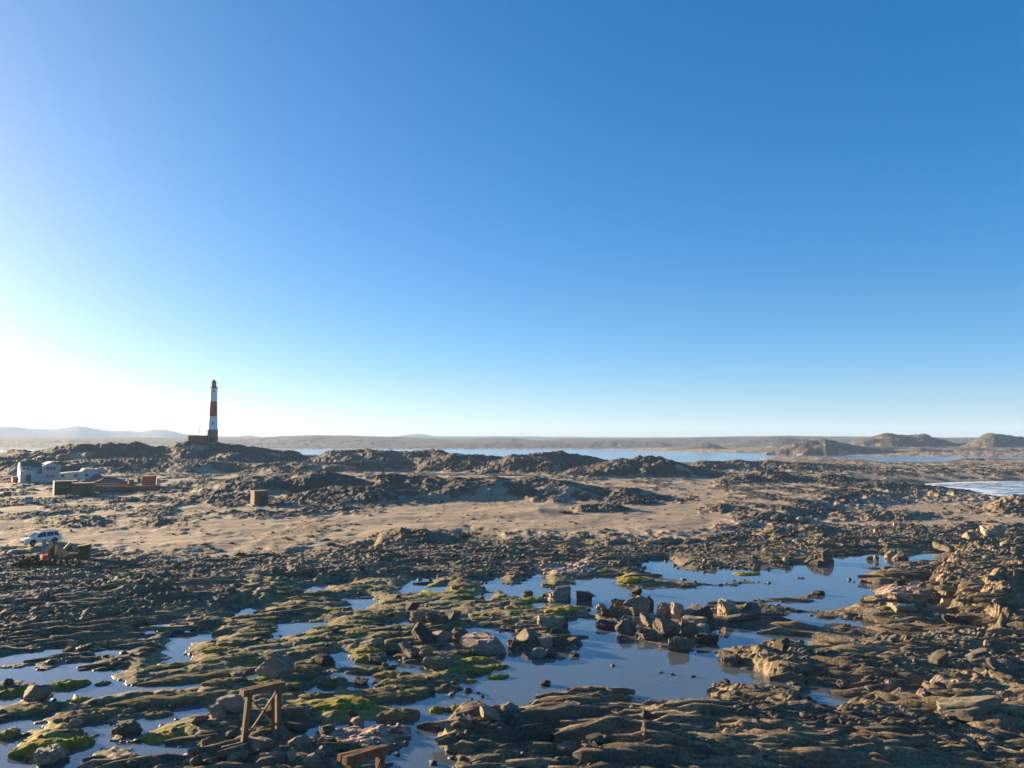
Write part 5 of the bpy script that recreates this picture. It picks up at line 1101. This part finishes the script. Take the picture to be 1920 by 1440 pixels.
# further loose boulders, taken at random over the rubble
rs = random.Random(77); cand = []
while len(cand) < 900: cand.append((rs.uniform(-10, 1925), rs.uniform(960, 1440)))
W_ = drop(cand); gd = ground(W_[:, 0], W_[:, 1]); snq = near_f(W_[:, 0], W_[:, 1])
GR = [('sunlit loose boulder in the scree at the far right above the pools', 'boulders on the right-hand scree'), ('loose boulder in the rubble band between sand flat and pools', 'boulders in the middle rubble band'), ('half-sunk boulder on the rocky slope below the timber wreck', 'boulders on the left slope'), ('loose stone resting on the mossy flats at lower left', 'stones on the mossy flats'), ('loose rock lying on the bare shelf at lower right', 'rocks on the lower right shelf')]
cnt = 0
for (x_, y_), p, rk_, s_n, ln in zip(cand, W_, gd['rock'], snq, gd['land']):
    if cnt >= 170: break
    if rk_ < .5 or (p[1] < 130 and s_n < .5): continue
    if y_ < 1090: gi = 0 if x_ > 1330 else (1 if x_ > 640 else 2)
    else: gi = (2 if y_ < 1190 else 3) if x_ < 820 else (4 if y_ > 1130 else 1)
    if gi == 3 and rs.random() < .5: continue
    s_m = rs.uniform(.35, 1.05) * (1.25 if gi in (0, 1) else .8); kpx = s_m / mpp(p)
    B(x_, y_, kpx, kpx * rs.uniform(.45, .85), rs.choice(['block', 'block', 'layer', 'slab', 'round']), rs.choice({0: ['rock', 'pinkst', 'pale'], 1: ['rock', 'pinkst', 'dark', 'pale'], 2: ['rock', 'pale', 'rock'], 3: ['rock', 'mossrock', 'pale'], 4: ['rock', 'dark', 'pale']}[gi]), GR[gi][0], GR[gi][1]); cnt += 1
PW = drop([(b[0], b[1]) for b in L_]); rr = random.Random(5)
for b, p in zip(L_, PW):
    px, py, w_, h_, st, mt, lab, grp = b; s = mpp(p)
    sx = w_ * s / 2; H_ = h_ * s * .78; sy = sx * rr.uniform(.65, .95); sy = min(sy, H_ * 1.3 + .2)
    o = bpy.data.objects.new('boulder' if w_ * s > .7 else 'stone', RM[(st, rr.randrange(NV[st]), mt)]); COL.objects.link(o)
    o.location = (p[0], p[1] + sy * .6, p[2] + H_ * .30); o.scale = (sx * 1.05, sy, H_ * .68); ti = .5 if st == 'block' else .2; o.rotation_euler = (rr.uniform(-ti, ti), rr.uniform(-ti, ti), rr.uniform(-.6, .6) + (math.pi if rr.random() < .5 else 0))
    tag(o, lab, 'boulder' if w_ * s > .7 else 'stone', grp)
# ------------------------------------------------------------------ moss pads
P_ = []
def Q(px, py, w_, h_, gr, label, group=None): P_.append((px, py, w_, h_, gr, label, group))
Q(872,1262,100,18,1,'bright green moss pad in front of the smooth pale boulder'); Q(890,1242,62,16,1,'yellow-green moss pad behind the brightest one'); Q(930,1254,46,16,1,'small green moss islet right of the brightest pad'); Q(934,1272,42,14,1,'lowest small moss islet in the big pool'); Q(932,1236,28,11,0,'tiny brown moss islet at the head of the big pool')
Q(692,1240,56,24,1,'round green moss mound left of the dark wedge boulder'); Q(818,1336,28,22,1,'brown-green moss clump by the lower channel'); Q(855,1334,30,24,1,'green moss clump at the tip of the lower shelf')
Q(725,1312,170,36,0,'long thick moss ridge slanting across the middle flats'); Q(745,1348,84,30,0,'moss cushion at the right end of the lower flats'); Q(835,1296,66,16,0,'narrow moss spit reaching into the big pool'); Q(880,1280,26,12,1,'small moss tuft at the end of the spit'); Q(760,1282,100,22,0,'broad brown moss bank above the long ridge'); Q(690,1262,90,18,0,'flat moss bank below the ring pool'); Q(718,1268,42,15,0,'little moss hump between small pools')
Q(620,1282,60,20,0,'moss hump right of the trestle'); Q(640,1330,110,30,1,'lumpy green moss bed at the lower middle'); Q(590,1312,60,24,0,'mossy lump near the trestle top'); Q(1190,1092,66,14,1,'yellow-green moss patch at the head of the upper pool'); Q(1130,1076,28,9,1,'small moss patch left of the yellow-green one'); Q(1000,1128,64,14,1,'green moss shelf left of the tall stacked rock'); Q(1052,1148,60,14,1,'moss bed in front of the tall stacked rock'); Q(1100,1118,28,10,1,'little moss cap near the dark stone'); Q(1085,1140,24,8,1,'tiny moss pad between stone groups'); Q(980,1142,40,12,1,'moss pad at the left bank of the upper pool'); Q(1400,1078,50,9,1,'yellow moss streak on the far bank of the upper pool')
Q(118,1290,74,28,1,'oval moss pad beside the leaning boulder at left'); Q(190,1284,28,13,0,'small oval moss islet in the left channel'); Q(18,1305,70,24,1,'green moss pad at the left edge'); Q(40,1340,130,44,0,'long moss tongue at the left edge'); Q(150,1352,120,34,0,'curved moss ridge left of the trestle'); Q(70,1410,110,46,1,'large yellow-green moss mound in the lower left corner'); Q(140,1400,60,34,1,'green moss mound right of the corner mound'); Q(300,1390,80,22,1,'yellow moss bank by the lower left water'); Q(320,1318,230,26,0,'long moss bank running from channel to trestle'); Q(380,1274,230,22,0,'long moss ridge on the far side of the channel'); Q(330,1252,120,16,0,'thin moss ridge above the channel'); Q(290,1345,60,16,0,'short moss lump in the middle of the left flats'); Q(150,1316,40,16,1,'dark green moss corner by the channel'); Q(10,1385,40,30,1,'small moss pad cut by the left edge'); Q(230,1372,50,22,0,'moss islet in the lower left water'); Q(560,1260,80,18,0,'moss bank right of the pale block')
rs = random.Random(12); cand = [(rs.uniform(380, 960), rs.uniform(1095, 1300)) for _ in range(260)]
W_ = drop(cand); gd = ground(W_[:, 0], W_[:, 1]); snq = near_f(W_[:, 0], W_[:, 1]); cnt = 0
for (x_, y_), p, m_, s_n in zip(cand, W_, gd['moss'], snq):
    if m_ < .5 or s_n < .9 or cnt >= 110: continue
    kp = rs.uniform(1.0, 2.6) / mpp(p); Q(x_, y_, kp, kp * .2 * rs.uniform(.7, 1.2), 1 if rs.random() < .15 else 0, 'rounded olive moss hummock among many on the middle flats', 'moss hummocks on the middle flats'); cnt += 1
PW = drop([(b[0], b[1]) for b in P_])
for b, p in zip(P_, PW):
    px, py, w_, h_, gr, lab, grp = b; s = mpp(p); sx = w_ * s / 2
    H_ = min(.42, h_ * s * .5); sy = max(.3, min(sx * .5, (h_ * s * .6) / (2 * math.sin(math.atan2(15, p[1])))))
    o = bpy.data.objects.new('moss_pad', MM[(rr.randrange(6), 'moss_green' if gr else 'moss_olive')]); COL.objects.link(o)
    ang = float(np.interp(px, [0, 600, 1000, 1500], [.42, .35, .12, -.1]))
    o.location = (p[0], p[1] + sy * .7, p[2] - .04); o.scale = (sx, sy, H_); o.rotation_euler = (0, 0, ang + rr.uniform(-.1, .1)); tag(o, lab, 'moss', grp)
# ------------------------------------------------------------------ dry shrubs on the sand
def shrub_mesh(seed):
    r_ = np.random.default_rng(seed); n = 170; d = r_.normal(size=(n, 3)); d[:, 2] = np.abs(d[:, 2]) * .8; d /= np.linalg.norm(d, axis=1)[:, None]
    c = d * (r_.random(n) ** .4)[:, None] * np.array([1, 1, .75]); c *= (1 + .25 * np.sin(d[:, 0] * 5 + seed))[:, None]
    a = r_.normal(size=(n, 3)); a /= np.linalg.norm(a, axis=1)[:, None]; b = np.cross(a, r_.normal(size=(n, 3))); b /= np.linalg.norm(b, axis=1)[:, None]; L = (.08 + .12 * r_.random(n))[:, None]
    V = np.concatenate([c - a * L - b * L * .5, c + a * L - b * L * .5, c + a * L + b * L * .5, c - a * L + b * L * .5]); i_ = np.arange(n)
    me = mesh_np('foliage', V, np.stack([i_, i_ + n, i_ + 2 * n, i_ + 3 * n], 1)); me.materials.append(M['shrub']); return me
SM = [shrub_mesh(i_) for i_ in range(4)]
sh = [(543,1013,14,'dark round shrub alone on the sand left of centre'), (1060,962,24,'olive bush on the crest of the low sand dune'), (870,1006,24,'dark bush at the edge of the dune right of the rock mound'), (585,1008,20,'low dark shrub on the sand right of the round one'), (620,1022,22,'flat dark shrub near the shoreline rocks'), (485,1030,12,'small dark shrub on the left sand flat'), (450,1040,24,'spreading bush at the edge of the left shore rocks'), (8,1043,22,'green shrub at the left edge below the car'), (55,1060,60,'wide dark bush left of the red metal box'), (1175,976,12,'tiny bush on the open sand flat'), (1245,1000,14,'dark tuft at the lower edge of the sand flat')]
sand = [(rs.uniform(220, 1420), rs.uniform(905, 1045)) for _ in range(320)]
Wd = drop(sand); gd = ground(Wd[:, 0], Wd[:, 1]); c_ = 0
for (x_, y_), p, rk_, ln in zip(sand, Wd, gd['rock'], gd['land']):
    if rk_ < .3 and ln > .8 and c_ < 80 and p[1] < 260: sh.append((x_, y_, rs.uniform(.35, 1.1) / mpp(p), 'small dry tuft dotted over the open sand')); c_ += 1
PW = drop([(b[0], b[1]) for b in sh])
for (x_, y_, w_, lab), p in zip(sh, PW):
    s = mpp(p); t = bpy.data.objects.new('shrub', SM[rr.randrange(4)]); COL.objects.link(t); t.location = (p[0], p[1], p[2] - .03); t.scale = (w_ * s / 2, w_ * s / 2, w_ * s * .32); t.rotation_euler = (0, 0, rr.uniform(0, 6)); tag(t, lab, 'shrub', 'dry tufts on the sand' if lab.startswith('small dry') else None)
# ------------------------------------------------------------------ bedded slabs of the shore rock: the largest 300 one by one, the rest joined
rg = np.random.default_rng(21); N = 15000
cx_ = rg.uniform(-60, 1980, N); cy_ = 985 + 465 * rg.random(N) ** .95
W_ = drop(np.stack([cx_, cy_], 1)); gd = ground(W_[:, 0], W_[:, 1]); snq = np.where(W_[:, 1] < 135, near_f(W_[:, 0], W_[:, 1]), 3)
prob = np.where(gd['land'] > .5, .0, 1) * np.where(gd['moss'] > .35, .10, 1) * np.clip((snq - .2) / .8, .0, 1) * np.where(gd['pink'] > .4, .25, 1) * np.where(gd['shelf'] > .5, 1.0, np.where(cx_ < 760, .42, .55))
lf = fbm(W_[:, 0] * .11, W_[:, 1] * .11, 3, 201); prob = prob * np.where(gd['flt'] > .3, .25, 1) * np.where((gd['shelf'] > .5) & (W_[:, 1] < 48), .6, 1); prob = prob * np.clip(.75 + 1.6 * fbm(W_[:, 0] * .2, W_[:, 1] * .2, 2, 203), .12, 1)
keep = rg.random(N) < prob * .85; lf = lf[keep]; W_ = W_[keep]; cxk = cx_[keep]; n = len(W_); shf = gd['shelf'][keep]
big = rg.random(n) ** 2.2
big = np.where(rg.random(n) < .04, 1.1, big); Ls = (.55 + 2.9 * big) * (.75 + .006 * W_[:, 1]); Wd = (.16 + .42 * rg.random(n)) * (.6 + .7 * big) * (.8 + .004 * W_[:, 1]); szm = np.clip(1.05 + 2.0 * lf, .5, 2.2); Ls = np.minimum(Ls * szm, 4.2); Wd *= szm; Hs = (.5 + .4 * szm) * (.06 + .20 * rg.random(n) ** 1.5 + .14 * big) * np.where(shf > .5, 1.05, .8)
ang = np.radians(np.interp(cxk, [0, 600, 1000, 1500, 1920], [22, 18, 4, -14, -20]) + rg.normal(0, 8, n)); dip = rg.uniform(-.1, .75, n)
K = 6; tt_ = np.linspace(-.5, .5, K); env = np.array([.12, .9, 1, 1, .9, .10])
prof = np.array([[-.55, -1.2], [-.46, .72], [-.05, 1.0], [.40, .55], [.58, -1.2]])
P = np.zeros((n, K, 5, 3))
lat = np.cumsum(rg.normal(0, .16, (n, K)), 1); he = env * rg.uniform(.45, 1.35, (n, K)); we = np.maximum(env, .25) * rg.uniform(.7, 1.25, (n, K))
al = tt_[None, :] * Ls[:, None] + rg.normal(0, .05, (n, K)) * Ls[:, None]
for j in range(5):
    ac = (prof[j, 0] * we + lat) * Wd[:, None] + rg.normal(0, .05, (n, K)) * Wd[:, None]
    zz_ = prof[j, 1] * (he if j in (1, 2, 3) else 1) * Hs[:, None] * (1 + (dip[:, None] * -prof[j, 0] if j in (1, 2, 3) else 0)) + rg.normal(0, .05, (n, K)) * Hs[:, None]
    P[:, :, j, 0] = al * np.cos(ang)[:, None] - ac * np.sin(ang)[:, None]; P[:, :, j, 1] = al * np.sin(ang)[:, None] + ac * np.cos(ang)[:, None]; P[:, :, j, 2] = zz_
base = W_[:, 2] - .02
sf_ = np.array([[i_ * 5 + j, i_ * 5 + j + 1, (i_ + 1) * 5 + j + 1, (i_ + 1) * 5 + j] for i_ in range(K - 1) for j in range(4)])
order = np.argsort(-(Ls * Hs / W_[:, 1] ** 2)); vis = [i_ for i_ in order if 0 < cxk[i_] < 1920][:300]; rest = np.setdiff1d(np.arange(n), vis)
for i_ in vis:
    me = mesh_np('rock_slab', P[i_].reshape(-1, 3), sf_); o = link('rock_slab', me, 'ledge', gr_o, (W_[i_, 0], W_[i_, 1], base[i_]))
Q_ = (P[rest] + np.stack([W_[rest, 0], W_[rest, 1], base[rest]], 1)[:, None, None, :]).reshape(-1, 3); nr = len(rest)
me = mesh_np('slab_field', Q_, (sf_[None] + 5 * K * np.arange(nr)[:, None, None]).reshape(-1, 4)); tag(link('slab_field', me, 'ledge', gr_o), None, None, None, 'stuff')
print('slabs', n)
# ------------------------------------------------------------------ loose rubble, too much to count
ico = bmesh.new(); bmesh.ops.create_icosphere(ico, subdivisions=1, radius=1.0); iv = np.array([v.co[:] for v in ico.verts]); ifc = np.array([[v.index for v in f.verts] for f in ico.faces]); ico.free()
rg = np.random.default_rng(8); N = 15000
cx_ = rg.uniform(-60, 1980, N); cy_ = 930 + 520 * rg.random(N) ** 1.15
W_ = drop(np.stack([cx_, cy_], 1)); gd = ground(W_[:, 0], W_[:, 1]); snq = np.where(W_[:, 1] < 135, near_f(W_[:, 0], W_[:, 1]), 3)
shf = gd['shelf']
prob = np.where(gd['land'] > .5, .10 + .75 * (gd['rock'] > .4), .80) * np.where(gd['moss'] > .4, .22, 1) * np.clip((snq + .15) / .7, .02, 1)
prob = prob * np.where(shf > .5, np.where(W_[:, 1] > 78, .5, .16), np.where((W_[:, 1] < 95) & (cx_ < 700), .30, 1.0))
keep = rg.random(N) < prob * .60; W_ = W_[keep]; n = len(W_); pk_ = gd['pink'][keep] > .4
sz = (.05 + .16 * rg.random(n) ** 2.5 + .0009 * W_[:, 1]) * np.where(gd['land'][keep] > .5, .8, 1.0)
scl = np.stack([sz * rg.uniform(.9, 1.9, n), sz * rg.uniform(.8, 1.3, n), sz * rg.uniform(.45, 1.0, n)], 1); an_ = rg.uniform(-.7, .7, n)
jit = 1 + .28 * rg.normal(size=(n, 12, 1)).clip(-1.3, 1.3)
P = iv[None] * jit * scl[:, None, :]; c, s_ = np.cos(an_)[:, None], np.sin(an_)[:, None]
P = np.stack([P[:, :, 0] * c - P[:, :, 1] * s_, P[:, :, 0] * s_ + P[:, :, 1] * c, P[:, :, 2]], -1) + (W_ + np.stack([0 * sz, 0 * sz, sz * .18], 1))[:, None, :]
for nm, mk, mt, lab in (('rubble', ~pk_, 'rock', 'loose brown rubble strewn over the shore'), ('pink_rubble', pk_, 'pinkst', 'loose pinkish rubble bars among the pools')):
    Pm = P[mk]; nn = len(Pm)
    if nn == 0: continue
    me = mesh_np(nm, Pm.reshape(-1, 3), (ifc[None] + 12 * np.arange(nn)[:, None, None]).reshape(-1, 3)); tag(link(nm, me, mt), lab, 'rubble', None, 'stuff')
